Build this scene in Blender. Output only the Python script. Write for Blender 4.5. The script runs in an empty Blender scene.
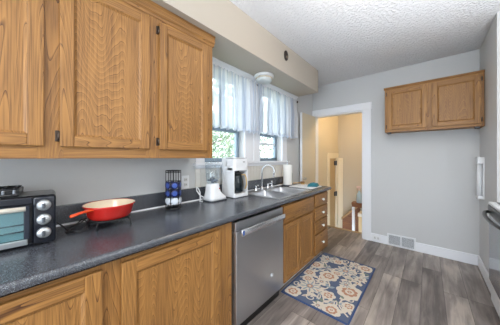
import bpy, bmesh, math, random
from mathutils import Vector, Matrix
random.seed(7)
PI = math.pi
SC = bpy.context.scene
COL = SC.collection

# ------------------------------------------------------------ camera, world, lights, exposure
cam_d = bpy.data.cameras.new('camera')
cam = bpy.data.objects.new('camera', cam_d)
COL.objects.link(cam)
cam.location = (0, 0, 1.31)
cam.rotation_euler = (PI/2, 0, math.radians(41.04))
cam_d.sensor_fit = 'HORIZONTAL'
cam_d.sensor_width = 36.0
cam_d.lens = 36.0*204.5/500
cam_d.shift_y = -5.0/500
cam_d.clip_start = 0.02
SC.camera = cam

world = bpy.data.worlds.new('world'); SC.world = world
world.use_nodes = True
bg = world.node_tree.nodes['Background']
bg.inputs[0].default_value = (0.78, 0.89, 1.0, 1)
bg.inputs[1].default_value = 2.8

def area_light(name, loc, rot, sx, sy, power, col):
    d = bpy.data.lights.new(name, 'AREA'); d.shape = 'RECTANGLE'
    d.size = sx; d.size_y = sy; d.energy = power; d.color = col
    o = bpy.data.objects.new(name, d); COL.objects.link(o)
    o.location = loc; o.rotation_euler = rot
    return o
# added fill light, unseen overhead behind the viewer, brightens the kitchen
area_light('rear_fill_light', (0.2, -0.9, 2.58), (math.radians(12), 0, 0), 1.2, 1.0, 25, (1.0, 0.97, 0.94))
sun_d = bpy.data.lights.new('sun', 'SUN'); sun_d.energy = 2.0; sun_d.angle = math.radians(2); sun_d.color = (1.0, 0.96, 0.88)
sun = bpy.data.objects.new('sun', sun_d); COL.objects.link(sun); sun.rotation_euler = (0, math.radians(32), math.radians(15))

SC.view_settings.view_transform = 'Standard'
SC.view_settings.look = 'None'
SC.view_settings.exposure = 1.24
SC.view_settings.gamma = 1.0
SC.view_settings.use_curve_mapping = False

# ------------------------------------------------------------ materials
def lin(v):
    v /= 255.0
    return v/12.92 if v <= 0.04045 else ((v+0.055)/1.055)**2.4
def rgb(r, g, b): return (lin(r), lin(g), lin(b), 1)

def new_mat(name):
    m = bpy.data.materials.new(name); m.use_nodes = True
    nt = m.node_tree
    return m, nt, nt.nodes['Principled BSDF']

def plain(name, col, rough=0.5, metal=0.0, spec=0.5, bump=0.0, bscale=200, coat=0.0, var=0.0):
    m, nt, b = new_mat(name)
    b.inputs['Base Color'].default_value = col
    b.inputs['Roughness'].default_value = rough
    b.inputs['Metallic'].default_value = metal
    b.inputs['Specular IOR Level'].default_value = spec
    b.inputs['Coat Weight'].default_value = coat
    tc = nt.nodes.new('ShaderNodeTexCoord')
    n = nt.nodes.new('ShaderNodeTexNoise'); n.inputs['Scale'].default_value = bscale; n.inputs['Detail'].default_value = 3
    nt.links.new(tc.outputs['Object'], n.inputs['Vector'])
    if var > 0:
        mx = nt.nodes.new('ShaderNodeMix'); mx.data_type = 'RGBA'
        mx.inputs[6].default_value = tuple(c*(1-var) for c in col[:3])+(1,)
        mx.inputs[7].default_value = tuple(min(1, c*(1+var)) for c in col[:3])+(1,)
        nt.links.new(n.outputs['Fac'], mx.inputs[0]); nt.links.new(mx.outputs[2], b.inputs['Base Color'])
    if bump > 0:
        bp = nt.nodes.new('ShaderNodeBump'); bp.inputs['Strength'].default_value = bump; bp.inputs['Distance'].default_value = 0.004
        nt.links.new(n.outputs['Fac'], bp.inputs['Height']); nt.links.new(bp.outputs['Normal'], b.inputs['Normal'])
    return m

def oak(name, axis, light, dark, rough=0.5, freq=30.0, across=7.0, drift=2.0, along=0.5):
    m, nt, b = new_mat(name)
    N, L = nt.nodes.new, nt.links.new
    tc = N('ShaderNodeTexCoord'); oi = N('ShaderNodeObjectInfo')
    sc = N('ShaderNodeVectorMath'); sc.operation = 'SCALE'
    comb = N('ShaderNodeCombineXYZ')
    for i, k in enumerate((37.0, 53.0, 29.0)):
        mm = N('ShaderNodeMath'); mm.operation = 'MULTIPLY'; mm.inputs[1].default_value = k
        L(oi.outputs['Random'], mm.inputs[0]); L(mm.outputs[0], comb.inputs[i])
    add = N('ShaderNodeVectorMath'); add.operation = 'ADD'
    L(tc.outputs['Object'], add.inputs[0]); L(comb.outputs[0], add.inputs[1])
    def mapped(a, al):
        mp = N('ShaderNodeMapping'); s = [a, a, a]; s['XYZ'.index(axis)] = al
        mp.inputs['Scale'].default_value = s; L(add.outputs[0], mp.inputs['Vector']); return mp
    # cathedral figure: contour lines of a long stretched noise
    n1 = N('ShaderNodeTexNoise'); n1.inputs['Scale'].default_value = 1; n1.inputs['Detail'].default_value = 1.4; n1.inputs['Roughness'].default_value = 0.4
    L(mapped(across, along).outputs[0], n1.inputs['Vector'])
    mu = N('ShaderNodeMath'); mu.operation = 'MULTIPLY'; mu.inputs[1].default_value = freq; L(n1.outputs['Fac'], mu.inputs[0])
    sx = N('ShaderNodeSeparateXYZ'); L(add.outputs[0], sx.inputs[0])
    dr = N('ShaderNodeMath'); dr.operation = 'MULTIPLY_ADD'; dr.inputs[1].default_value = drift; L(sx.outputs['XYZ'.index(axis)], dr.inputs[0]); L(mu.outputs[0], dr.inputs[2])
    fr = N('ShaderNodeMath'); fr.operation = 'FRACT'; L(dr.outputs[0], fr.inputs[0])
    r1 = N('ShaderNodeValToRGB'); cr = r1.color_ramp
    cr.elements[0].position = 0; cr.elements[0].color = (0.85, 0.85, 0.85, 1)
    cr.elements[1].position = 1; cr.elements[1].color = (0.2, 0.2, 0.2, 1)
    e = cr.elements.new(0.12); e.color = (0.05, 0.05, 0.05, 1)
    e = cr.elements.new(0.75); e.color = (0.35, 0.35, 0.35, 1)
    L(fr.outputs[0], r1.inputs[0])
    # pores
    n2 = N('ShaderNodeTexNoise'); n2.inputs['Scale'].default_value = 1; n2.inputs['Detail'].default_value = 3
    L(mapped(170, 5).outputs[0], n2.inputs['Vector'])
    r2 = N('ShaderNodeMapRange'); r2.inputs[1].default_value = 0.42; r2.inputs[2].default_value = 0.68; L(n2.outputs['Fac'], r2.inputs[0])
    # broad tone
    n3 = N('ShaderNodeTexNoise'); n3.inputs['Scale'].default_value = 1; n3.inputs['Detail'].default_value = 2
    L(mapped(14, 1.2).outputs[0], n3.inputs['Vector'])
    a1 = N('ShaderNodeMath'); a1.operation = 'MULTIPLY_ADD'; a1.inputs[1].default_value = 0.95
    L(r1.outputs[0], a1.inputs[0])
    a0 = N('ShaderNodeMath'); a0.operation = 'MULTIPLY'; a0.inputs[1].default_value = 0.34; L(r2.outputs[0], a0.inputs[0]); L(a0.outputs[0], a1.inputs[2])
    a2 = N('ShaderNodeMath'); a2.operation = 'MULTIPLY_ADD'; a2.inputs[1].default_value = 0.5; L(n3.outputs['Fac'], a2.inputs[0]); L(a1.outputs[0], a2.inputs[2])
    a3 = N('ShaderNodeMath'); a3.operation = 'SUBTRACT'; a3.use_clamp = True; a3.inputs[1].default_value = 0.22; L(a2.outputs[0], a3.inputs[0])
    mx = N('ShaderNodeMix'); mx.data_type = 'RGBA'; mx.inputs[6].default_value = light; mx.inputs[7].default_value = dark
    L(a3.outputs[0], mx.inputs[0]); L(mx.outputs[2], b.inputs['Base Color'])
    b.inputs['Roughness'].default_value = rough
    b.inputs['Coat Weight'].default_value = 0.06; b.inputs['Coat Roughness'].default_value = 0.3
    bp = N('ShaderNodeBump'); bp.inputs['Strength'].default_value = 0.12; bp.inputs['Distance'].default_value = 0.001; bp.invert = True
    L(a3.outputs[0], bp.inputs['Height']); L(bp.outputs['Normal'], b.inputs['Normal'])
    return m

OL, OD = rgb(176, 126, 66), rgb(74, 40, 12)
OAK = {a: oak('golden_oak_'+a, a, OL, OD) for a in 'XYZ'}

OAKP = oak('golden_oak_panel', 'Z', OL, OD, freq=44.0, across=6.5, drift=15.0, along=0.75)

def mat_floor():
    m, nt, b = new_mat('vinyl_plank')
    N, L = nt.nodes.new, nt.links.new
    tc = N('ShaderNodeTexCoord'); mp = N('ShaderNodeMapping'); mp.inputs['Rotation'].default_value = (0, 0, PI/2)
    mp.inputs['Location'].default_value = (0.35, 0.05, 0)
    L(tc.outputs['Object'], mp.inputs['Vector'])
    br = N('ShaderNodeTexBrick')
    br.inputs['Color1'].default_value = (0, 0, 0, 1); br.inputs['Color2'].default_value = (1, 1, 1, 1); br.inputs['Mortar'].default_value = (0.0, 0.0, 0.0, 1)
    br.inputs['Scale'].default_value = 1; br.inputs['Mortar Size'].default_value = 0.0012; br.inputs['Mortar Smooth'].default_value = 0.2
    br.inputs['Brick Width'].default_value = 1.2; br.inputs['Row Height'].default_value = 0.165; br.offset = 0.37; br.offset_frequency = 3
    L(mp.outputs[0], br.inputs['Vector'])
    # tone shift per plank moves the grain too
    sv = N('ShaderNodeVectorMath'); sv.operation = 'SCALE'; sv.inputs[3].default_value = 9.0; L(br.outputs['Color'], sv.inputs[0])
    ad = N('ShaderNodeVectorMath'); ad.operation = 'ADD'; L(mp.outputs[0], ad.inputs[0]); L(sv.outputs[0], ad.inputs[1])
    g = N('ShaderNodeMapping'); g.inputs['Scale'].default_value = (1.6, 16, 1); L(ad.outputs[0], g.inputs['Vector'])
    n = N('ShaderNodeTexNoise'); n.inputs['Scale'].default_value = 1; n.inputs['Detail'].default_value = 6; n.inputs['Roughness'].default_value = 0.62; n.inputs['Distortion'].default_value = 0.6
    L(g.outputs[0], n.inputs['Vector'])
    g2 = N('ShaderNodeMapping'); g2.inputs['Scale'].default_value = (2.0, 5, 1); L(ad.outputs[0], g2.inputs['Vector'])
    n2 = N('ShaderNodeTexNoise'); n2.inputs['Scale'].default_value = 1; n2.inputs['Detail'].default_value = 3; L(g2.outputs[0], n2.inputs['Vector'])
    s1 = N('ShaderNodeMath'); s1.operation = 'MULTIPLY_ADD'; s1.inputs[1].default_value = 0.30; L(br.outputs['Color'], s1.inputs[0])
    s0 = N('ShaderNodeMath'); s0.operation = 'MULTIPLY'; s0.inputs[1].default_value = 0.95; L(n.outputs['Fac'], s0.inputs[0]); L(s0.outputs[0], s1.inputs[2])
    s2 = N('ShaderNodeMath'); s2.operation = 'MULTIPLY_ADD'; s2.inputs[1].default_value = 0.75; L(n2.outputs['Fac'], s2.inputs[0]); L(s1.outputs[0], s2.inputs[2])
    r = N('ShaderNodeValToRGB'); cr = r.color_ramp
    cr.elements[0].position = 0.62; cr.elements[0].color = rgb(98, 90, 86)
    cr.elements[1].position = 1.32 if False else 1.0; cr.elements[1].color = rgb(186, 174, 164)
    e = cr.elements.new(0.84); e.color = rgb(146, 136, 130)
    s3 = N('ShaderNodeMath'); s3.operation = 'MULTIPLY'; s3.inputs[1].default_value = 0.78; L(s2.outputs[0], s3.inputs[0]); L(s3.outputs[0], r.inputs[0])
    mx = N('ShaderNodeMix'); mx.data_type = 'RGBA'; mx.inputs[7].default_value = rgb(45, 40, 38)
    L(br.outputs['Fac'], mx.inputs[0]); L(r.outputs[0], mx.inputs[6]); L(mx.outputs[2], b.inputs['Base Color'])
    b.inputs['Roughness'].default_value = 0.42
    bp = N('ShaderNodeBump'); bp.inputs['Strength'].default_value = 0.1; bp.inputs['Distance'].default_value = 0.002
    L(n.outputs['Fac'], bp.inputs['Height']); L(bp.outputs['Normal'], b.inputs['Normal'])
    return m

def mat_ceiling():
    m, nt, b = new_mat('textured_ceiling_paint')
    N, L = nt.nodes.new, nt.links.new
    tc = N('ShaderNodeTexCoord')
    b.inputs['Base Color'].default_value = rgb(236, 237, 240); b.inputs['Roughness'].default_value = 0.8
    n = N('ShaderNodeTexNoise'); n.inputs['Scale'].default_value = 42; n.inputs['Detail'].default_value = 4; n.inputs['Distortion'].default_value = 0.5
    L(tc.outputs['Object'], n.inputs['Vector'])
    mr = N('ShaderNodeMapRange'); mr.inputs[1].default_value = 0.42; mr.inputs[2].default_value = 0.62; L(n.outputs['Fac'], mr.inputs[0])
    bp = N('ShaderNodeBump'); bp.inputs['Strength'].default_value = 0.9; bp.inputs['Distance'].default_value = 0.008
    L(mr.outputs[0], bp.inputs['Height']); L(bp.outputs['Normal'], b.inputs['Normal'])
    return m

def mat_counter():
    m, nt, b = new_mat('speckled_laminate')
    N, L = nt.nodes.new, nt.links.new
    tc = N('ShaderNodeTexCoord')
    v = N('ShaderNodeTexVoronoi'); v.inputs['Scale'].default_value = 620; L(tc.outputs['Object'], v.inputs['Vector'])
    sep = N('ShaderNodeSeparateColor'); L(v.outputs['Color'], sep.inputs[0])
    r = N('ShaderNodeValToRGB'); cr = r.color_ramp; cr.interpolation = 'CONSTANT'
    cr.elements[0].position = 0; cr.elements[0].color = rgb(50, 55, 66)
    cr.elements[1].position = 0.80; cr.elements[1].color = rgb(90, 94, 100)
    for p, c in ((0.25, (60, 64, 72)), (0.55, (74, 75, 78)), (0.94, (124, 130, 140))):
        e = cr.elements.new(p); e.color = rgb(*c)
    L(sep.outputs[0], r.inputs[0]); L(r.outputs[0], b.inputs['Base Color'])
    b.inputs['Roughness'].default_value = 0.27
    b.inputs['Specular IOR Level'].default_value = 0.95
    return m

def mat_brushed(name, col, axis, rough=0.32):
    m, nt, b = new_mat(name)
    N, L = nt.nodes.new, nt.links.new
    tc = N('ShaderNodeTexCoord'); mp = N('ShaderNodeMapping'); s = [300, 300, 300]; s['XYZ'.index(axis)] = 3
    mp.inputs['Scale'].default_value = s; L(tc.outputs['Object'], mp.inputs['Vector'])
    n = N('ShaderNodeTexNoise'); n.inputs['Scale'].default_value = 1; n.inputs['Detail'].default_value = 2; L(mp.outputs[0], n.inputs['Vector'])
    mr = N('ShaderNodeMapRange'); mr.inputs[3].default_value = rough-0.06; mr.inputs[4].default_value = rough+0.1; L(n.outputs['Fac'], mr.inputs[0])
    L(mr.outputs[0], b.inputs['Roughness'])
    b.inputs['Base Color'].default_value = col; b.inputs['Metallic'].default_value = 0.95
    return m

def mat_glass(name, tint=(1, 1, 1, 1), refl=0.08, rough=0.02):
    m, nt, b = new_mat(name)
    N, L = nt.nodes.new, nt.links.new
    nt.nodes.remove(b)
    out = [n for n in nt.nodes if n.type == 'OUTPUT_MATERIAL'][0]
    t = N('ShaderNodeBsdfTransparent'); t.inputs[0].default_value = tint
    g = N('ShaderNodeBsdfGlossy'); g.inputs['Roughness'].default_value = rough
    lw = N('ShaderNodeLayerWeight'); lw.inputs[0].default_value = 0.5
    pw = N('ShaderNodeMath'); pw.operation = 'POWER'; pw.inputs[1].default_value = 4.0; L(lw.outputs['Facing'], pw.inputs[0])
    fr = N('ShaderNodeMath'); fr.operation = 'MULTIPLY'; fr.inputs[1].default_value = 0.6; L(pw.outputs[0], fr.inputs[0])
    ad = N('ShaderNodeMath'); ad.operation = 'ADD'; ad.use_clamp = True; ad.inputs[1].default_value = refl*0.6; L(fr.outputs[0], ad.inputs[0])
    mx = N('ShaderNodeMixShader'); L(ad.outputs[0], mx.inputs[0]); L(t.outputs[0], mx.inputs[1]); L(g.outputs[0], mx.inputs[2])
    L(mx.outputs[0], out.inputs[0])
    return m

def mat_sheer(name='sheer_curtain', lo=0.20, hi=0.34, c=(240, 243, 247)):
    m, nt, b = new_mat(name)
    N, L = nt.nodes.new, nt.links.new
    nt.nodes.remove(b)
    out = [n for n in nt.nodes if n.type == 'OUTPUT_MATERIAL'][0]
    tc = N('ShaderNodeTexCoord')
    n = N('ShaderNodeTexNoise'); n.inputs['Scale'].default_value = 400; L(tc.outputs['Object'], n.inputs['Vector'])
    mr = N('ShaderNodeMapRange'); mr.inputs[3].default_value = lo; mr.inputs[4].default_value = hi; L(n.outputs['Fac'], mr.inputs[0])
    d = N('ShaderNodeBsdfDiffuse'); d.inputs[0].default_value = rgb(*c)
    t = N('ShaderNodeBsdfTranslucent'); t.inputs[0].default_value = rgb(*c)
    m1 = N('ShaderNodeMixShader'); m1.inputs[0].default_value = 0.55; L(d.outputs[0], m1.inputs[1]); L(t.outputs[0], m1.inputs[2])
    tr = N('ShaderNodeBsdfTransparent')
    m2 = N('ShaderNodeMixShader'); L(mr.outputs[0], m2.inputs[0]); L(m1.outputs[0], m2.inputs[1]); L(tr.outputs[0], m2.inputs[2])
    L(m2.outputs[0], out.inputs[0])
    return m

def emit(name, col, s):
    m, nt, b = new_mat(name)
    b.inputs['Base Color'].default_value = col
    b.inputs['Emission Color'].default_value = col; b.inputs['Emission Strength'].default_value = s
    return m

WALL = plain('pale_grey_wall_paint', rgb(202, 203, 203), 0.6, bump=0.05, bscale=300)
SOFF = plain('soffit_paint', rgb(190, 181, 168), 0.6, bump=0.05, bscale=300)
CREAM = plain('cream_hall_paint', rgb(212, 200, 176), 0.6, bump=0.05, bscale=300)
CREAMT = plain('cream_gloss_trim', rgb(232, 220, 196), 0.4, bump=0.03)
TRIM = plain('white_gloss_trim', rgb(234, 236, 240), 0.35, bump=0.02)
FLOOR = mat_floor(); CEIL = mat_ceiling(); COUNTER = mat_counter()
STEEL = mat_brushed('brushed_stainless', rgb(190, 192, 196), 'Y', 0.30)
STEELX = mat_brushed('sink_stainless', rgb(200, 202, 206), 'Y', 0.28)
CHROME = plain('chrome', rgb(215, 218, 222), 0.12, 1.0)
NICKEL = plain('satin_nickel', rgb(200, 198, 192), 0.28, 1.0)
BLACK = plain('black_plastic', rgb(20, 21, 24), 0.3, bump=0.02)
BLACKM = plain('black_wire', rgb(24, 24, 27), 0.4)
DARKG = plain('charcoal_panel', rgb(46, 50, 58), 0.3)
NAVY = plain('dark_navy_kick', rgb(38, 54, 98), 0.35)
BRONZE = plain('dark_bronze', rgb(84, 72, 64), 0.3, 0.8)
WPLAS = plain('white_plastic', rgb(232, 234, 236), 0.3)
WKNOB = plain('white_ceramic', rgb(245, 245, 245), 0.15)
GLASS = mat_glass('window_glass'); JAR = mat_glass('clear_plastic', (0.93, 0.96, 0.98, 1), 0.12, 0.05)
DARKGLASS = plain('carafe_glass', rgb(22, 32, 36), 0.06)
OVGLASS = plain('oven_window_glass', rgb(92, 116, 120), 0.08)
RED = plain('red_enamel', rgb(192, 34, 26), 0.14, coat=0.6, var=0.12, bscale=4)
ORANGE = plain('orange_enamel', rgb(226, 78, 34), 0.16, coat=0.5)
ENAM = plain('cream_enamel', rgb(232, 216, 190), 0.2)
SHEER = mat_sheer()
STRIPE = mat_sheer('woven_grey_stripe', 0.02, 0.06, (190, 198, 212)); HEM = mat_sheer('hem_band', 0.0, 0.05, (206, 212, 222))
PAPER = plain('paper_towel', rgb(240, 238, 232), 0.9, bump=0.2, bscale=150)
TEAL = plain('teal_cloth', rgb(52, 128, 142), 0.9, bump=0.3, bscale=300)
BLUE = plain('blue_sponge', rgb(40, 90, 190), 0.8, bump=0.4, bscale=300)
TAN = plain('tan_sponge', rgb(178, 142, 88), 0.9, bump=0.4, bscale=300)
WHITEMAT = plain('pale_drying_mat', rgb(226, 226, 226), 0.8, bump=0.3, bscale=400)
BROWN = oak('brown_stair_wood', 'X', rgb(150, 96, 56), rgb(88, 50, 26))
TANDOOR = plain('tan_door_paint', rgb(196, 168, 124), 0.5, bump=0.05)

# ------------------------------------------------------------ mesh builder
class MB:
    def __init__(self): self.bm = bmesh.new(); self.mi = 0
    def mat(self, i): self.mi = i; return self
    def _fin(self, faces, smooth=False):
        for f in faces: f.material_index = self.mi; f.smooth = smooth
    def box(self, x0, x1, y0, y1, z0, z1, bev=0.0, seg=2):
        b2 = bmesh.new()
        bmesh.ops.create_cube(b2, size=1.0)
        for v in b2.verts:
            v.co = Vector(((x0+x1)/2+v.co.x*(x1-x0), (y0+y1)/2+v.co.y*(y1-y0), (z0+z1)/2+v.co.z*(z1-z0)))
        if bev > 0:
            bmesh.ops.bevel(b2, geom=b2.edges[:], offset=bev, segments=seg, affect='EDGES', profile=0.5)
        return self.merge(b2, bev > 0 and seg > 2)
    def merge(self, b2, smooth=False, M=None):
        vm = {}
        for v in b2.verts: vm[v] = self.bm.verts.new(M @ v.co if M else v.co)
        fs = []
        for f in b2.faces:
            try: fs.append(self.bm.faces.new([vm[v] for v in f.verts]))
            except ValueError: pass
        self._fin(fs, smooth); b2.free()
        return self
    def cyl(self, p0, p1, r0, r1=None, n=24, caps=True):
        r1 = r0 if r1 is None else r1
        p0, p1 = Vector(p0), Vector(p1); d = (p1-p0).normalized()
        a = d.orthogonal().normalized(); b = d.cross(a)
        A = [self.bm.verts.new(p0+(a*math.cos(t)+b*math.sin(t))*r0) for t in [2*PI*i/n for i in range(n)]]
        B = [self.bm.verts.new(p1+(a*math.cos(t)+b*math.sin(t))*r1) for t in [2*PI*i/n for i in range(n)]]
        side = [self.bm.faces.new((A[i], A[(i+1) % n], B[(i+1) % n], B[i])) for i in range(n)]
        self._fin(side, True)
        if caps: self._fin([self.bm.faces.new(A[::-1]), self.bm.faces.new(B)])
        return self
    def lathe(self, prof, c=(0, 0, 0), n=40, axis='Z', sy=1.0):
        c = Vector(c); rings = []
        for r, z in prof:
            if r < 1e-5:
                p = [(0, 0, z)]
            else:
                p = [(r*math.cos(2*PI*i/n), sy*r*math.sin(2*PI*i/n), z) for i in range(n)]
            if axis == 'X': p = [(q[2], q[0], q[1]) for q in p]
            if axis == 'Y': p = [(q[1], q[2], q[0]) for q in p]
            rings.append([self.bm.verts.new(c+Vector(q)) for q in p])
        fs = []
        for a, b in zip(rings, rings[1:]):
            if len(a) == 1 and len(b) == 1: continue
            for i in range(n):
                j = (i+1) % n
                if len(a) == 1: fs.append(self.bm.faces.new((a[0], b[j], b[i])))
                elif len(b) == 1: fs.append(self.bm.faces.new((a[i], a[j], b[0])))
                else: fs.append(self.bm.faces.new((a[i], a[j], b[j], b[i])))
        self._fin(fs, True)
        return self
    def tube(self, pts, r, n=10, closed=False):
        pts = [Vector(p) for p in pts]; rings = []
        m = len(pts); prev = None
        for i, p in enumerate(pts):
            if closed: t = (pts[(i+1) % m]-pts[i-1]).normalized()
            else: t = (pts[min(i+1, m-1)]-pts[max(i-1, 0)]).normalized()
            if prev is None: a = t.orthogonal().normalized()
            else:
                a = prev-t*prev.dot(t)
                a = a.normalized() if a.length > 1e-6 else t.orthogonal().normalized()
            prev = a; b = t.cross(a)
            rr = r[i] if isinstance(r, (list, tuple)) else r
            rings.append([self.bm.verts.new(p+(a*math.cos(2*PI*k/n)+b*math.sin(2*PI*k/n))*rr) for k in range(n)])
        fs = []
        pairs = list(zip(rings, rings[1:])) + ([(rings[-1], rings[0])] if closed else [])
        for A, B in pairs:
            for k in range(n): fs.append(self.bm.faces.new((A[k], A[(k+1) % n], B[(k+1) % n], B[k])))
        self._fin(fs, True)
        if not closed: self._fin([self.bm.faces.new(rings[0][::-1]), self.bm.faces.new(rings[-1])])
        return self
    def prism(self, poly, a0, a1, axis='Z', bev=0.0, smooth=False):
        b2 = bmesh.new()
        def P(u, v, w): return {'Z': (u, v, w), 'X': (w, u, v), 'Y': (u, w, v)}[axis]
        A = [b2.verts.new(P(u, v, a0)) for u, v in poly]; B = [b2.verts.new(P(u, v, a1)) for u, v in poly]
        n = len(poly)
        b2.faces.new(A[::-1]); b2.faces.new(B)
        for i in range(n): b2.faces.new((A[i], A[(i+1) % n], B[(i+1) % n], B[i]))
        bmesh.ops.recalc_face_normals(b2, faces=b2.faces[:])
        if bev > 0: bmesh.ops.bevel(b2, geom=b2.edges[:], offset=bev, segments=2, affect='EDGES', profile=0.5)
        return self.merge(b2, smooth)
    def poly(self, pts, smooth=False):
        f = self.bm.faces.new([self.bm.verts.new(p) for p in pts]); self._fin([f], smooth); return self
    def xf(self, M):
        bmesh.ops.transform(self.bm, matrix=M, verts=self.bm.verts[:]); return self

def rrect(x0, x1, y0, y1, r, n=6):
    out = []
    for cx, cy, a in ((x1-r, y1-r, 0), (x0+r, y1-r, PI/2), (x0+r, y0+r, PI), (x1-r, y0+r, 1.5*PI)):
        for i in range(n+1):
            t = a+PI/2*i/n; out.append((cx+r*math.cos(t), cy+r*math.sin(t)))
    return out

def part(name, mb, mats, parent=None, world=False, label=None, recalc=True):
    """link the builder's mesh as one object; world=True means its coordinates are scene coordinates"""
    if recalc: bmesh.ops.recalc_face_normals(mb.bm, faces=mb.bm.faces[:])
    if world and parent:
        off = Vector((0, 0, 0)); p = parent
        while p: off += p.location; p = p.parent
        for v in mb.bm.verts: v.co -= off
    me = bpy.data.meshes.new(name); mb.bm.to_mesh(me); mb.bm.free()
    for m in (mats if isinstance(mats, (list, tuple)) else [mats]): me.materials.append(m)
    o = bpy.data.objects.new(name, me); COL.objects.link(o)
    if parent: o.parent = parent
    if label: o['label'] = label
    return o

def tag(o, label, cat, group=None, kind=None):
    o['label'] = label; o['category'] = cat
    if group: o['group'] = group
    if kind: o['kind'] = kind
    return o

def thing(name, label, cat, loc=(0, 0, 0), rz=0.0, group=None):
    o = bpy.data.objects.new(name, None); COL.objects.link(o)
    o.empty_display_size = 0.05
    o.location = loc; o.rotation_euler = (0, 0, rz)
    return tag(o, label, cat, group)

def struct(name, mb, mats, label, cat, parent=None):
    o = part(name, mb, mats, parent, world=True)
    if not parent: tag(o, label, cat, kind='structure')
    return o

def copy_tree(root):
    r = root.copy(); COL.objects.link(r)
    for ch in root.children:
        q = ch.copy(); COL.objects.link(q); q.parent = r
        for g in ch.children:
            d = g.copy(); COL.objects.link(d); d.parent = q
    return r

# ------------------------------------------------------------ the room
WX, FY, RX, H = -1.64, 3.69, 0.47, 2.62          # left wall, far wall, right wall stub, ceiling height
SOFZ, SOFX, SOFY = 2.29, -1.25, 3.0              # soffit underside, front, end
W1, W2, WZ0, WZ1 = (1.20, 1.775), (2.06, 2.59), 1.262, 2.21

struct('floor', MB().box(-1.76, 1.9, -2.2, 3.93, -0.2, 0), FLOOR, 'grey brown wood look plank floor of the kitchen', 'floor')
struct('ceiling', MB().box(-1.76, 1.9, -2.2, 3.81, H, H+0.1), CEIL, 'white knockdown textured kitchen ceiling', 'ceiling')
m = MB()
t = WX-0.14
m.box(t, WX, -2.2, W1[0], 0, H); m.box(t, WX, W1[1], W2[0], 0, H); m.box(t, WX, W2[1], FY+0.12, 0, H)
for w in (W1, W2): m.box(t, WX, w[0], w[1], 0, WZ0); m.box(t, WX, w[0], w[1], WZ1, H)
struct('wall_left', m, WALL, 'pale grey kitchen wall with the two windows', 'wall')
DX0, DX1, DZ = -1.60, -0.79, 2.075
m = MB()
m.box(WX, DX0, FY, FY+0.12, 0, H); m.box(DX0, DX1, FY, FY+0.12, DZ, H); m.box(DX1, 1.9, FY, FY+0.12, 0, H)
struct('wall_far', m, WALL, 'pale grey far kitchen wall with the doorway', 'wall')
struct('wall_right', MB().box(RX, 1.9, 2.86, FY, 0, H), WALL, 'short pale grey wall return at the right corner', 'wall')
struct('wall_right_rear', MB().box(1.12, 1.24, -2.2, 2.86, 0, H), WALL, 'pale grey kitchen wall behind the stove', 'wall')
struct('wall_rear', MB().box(-1.78, -1.2, -2.32, -2.2, 0, H).box(1.0, 1.24, -2.32, -2.2, 0, H).box(-1.2, 1.0, -2.32, -2.2, 2.3, H), WALL, 'pale grey kitchen wall behind the viewer', 'wall')
struct('wall_soffit', MB().box(WX, SOFX, -2.2, SOFY, SOFZ, H), SOFF, 'boxed soffit running above the cabinets and windows', 'soffit')

# window trim
m = MB()
m.box(WX, WX+0.018, 1.10, W1[0], 1.262, SOFZ, 0.003)
m.box(WX, WX+0.018, W1[1], 1.905, 1.262, SOFZ, 0.003); m.box(WX, WX+0.013, 1.905, 1.935, 1.262, SOFZ); m.box(WX, WX+0.018, 1.935, W2[0], 1.262, SOFZ, 0.003)
m.box(WX, WX+0.018, W2[1], 2.72, 1.262, SOFZ, 0.003)
m.box(WX, WX+0.018, W1[0], W1[1], WZ1, SOFZ, 0.002); m.box(WX, WX+0.018, W2[0], W2[1], WZ1, SOFZ, 0.002)
struct('trim_1', m, TRIM, 'white flat casing boards around the two windows', 'window trim')
m = MB()
m.box(WX-0.07, WX+0.045, 1.08, 2.76, 1.235, 1.262, 0.006)
m.box(WX, WX+0.022, 1.10, 2.74, 1.205, 1.235, 0.003)
struct('trim_2', m, TRIM, 'white window sill ledge above the sink', 'window sill')
m = MB()
y = 1.10
while y < 2.72:
    m.box(WX, WX+0.009, y+0.0015, min(y+0.0585, 2.74), 1.03, 1.15, 0.0015, 1)
    m.box(WX, WX+0.009, y+0.0015, min(y+0.0585, 2.74), 1.158, 1.205, 0.0015, 1)
    y += 0.06
m.box(WX, WX+0.014, 1.10, 2.74, 1.15, 1.158)
struct('trim_3', m, plain('off_white_beadboard', rgb(222, 218, 210), 0.45), 'off white beadboard strip under the window sill', 'beadboard')
# cove strip where the soffit meets the window wall
m = MB().prism([(WX, SOFZ-0.06), (WX+0.022, SOFZ-0.06), (WX+0.035, SOFZ-0.03), (WX+0.06, SOFZ-0.012), (WX+0.06, SOFZ), (WX, SOFZ)], 1.062, SOFY, 'Y')
struct('trim_4', m, TRIM, 'white cove moulding under the soffit above the curtains', 'moulding')

def window(n, w, rail):
    gx = WX-0.10
    m = MB()
    m.box(gx-0.02, gx+0.02, w[0], w[1], WZ0, WZ0+0.042, 0.003); m.box(gx-0.02, gx+0.02, w[0], w[1], WZ1-0.04, WZ1, 0.003)
    m.box(gx-0.02, gx+0.02, w[0], w[0]+0.02, WZ0, WZ1); m.box(gx-0.02, gx+0.02, w[1]-0.045, w[1], WZ0, WZ1); m.box(gx-0.015, gx+0.015, w[0]+0.02, w[1]-0.045, 1.60, 1.64)
    o = struct('window_%d' % n, m, plain('blue_grey_sash_%d' % n, rgb(132, 150, 164), 0.4), 'white framed window %s' % ('nearest the wall cabinets' if n == 1 else 'farthest along, nearest the paper towels'), 'window')
    if rail: part('meeting_rail', MB().box(gx-0.015, gx+0.015, w[0]+0.02, w[1]-0.02, 1.485, 1.515, 0.002), TRIM, o)
    part('pane', MB().box(gx-0.003, gx+0.003, w[0]+0.02, w[1]-0.02, WZ0+0.042, WZ1-0.04), GLASS, o)
window(1, W1, False); window(2, W2, True)

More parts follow.
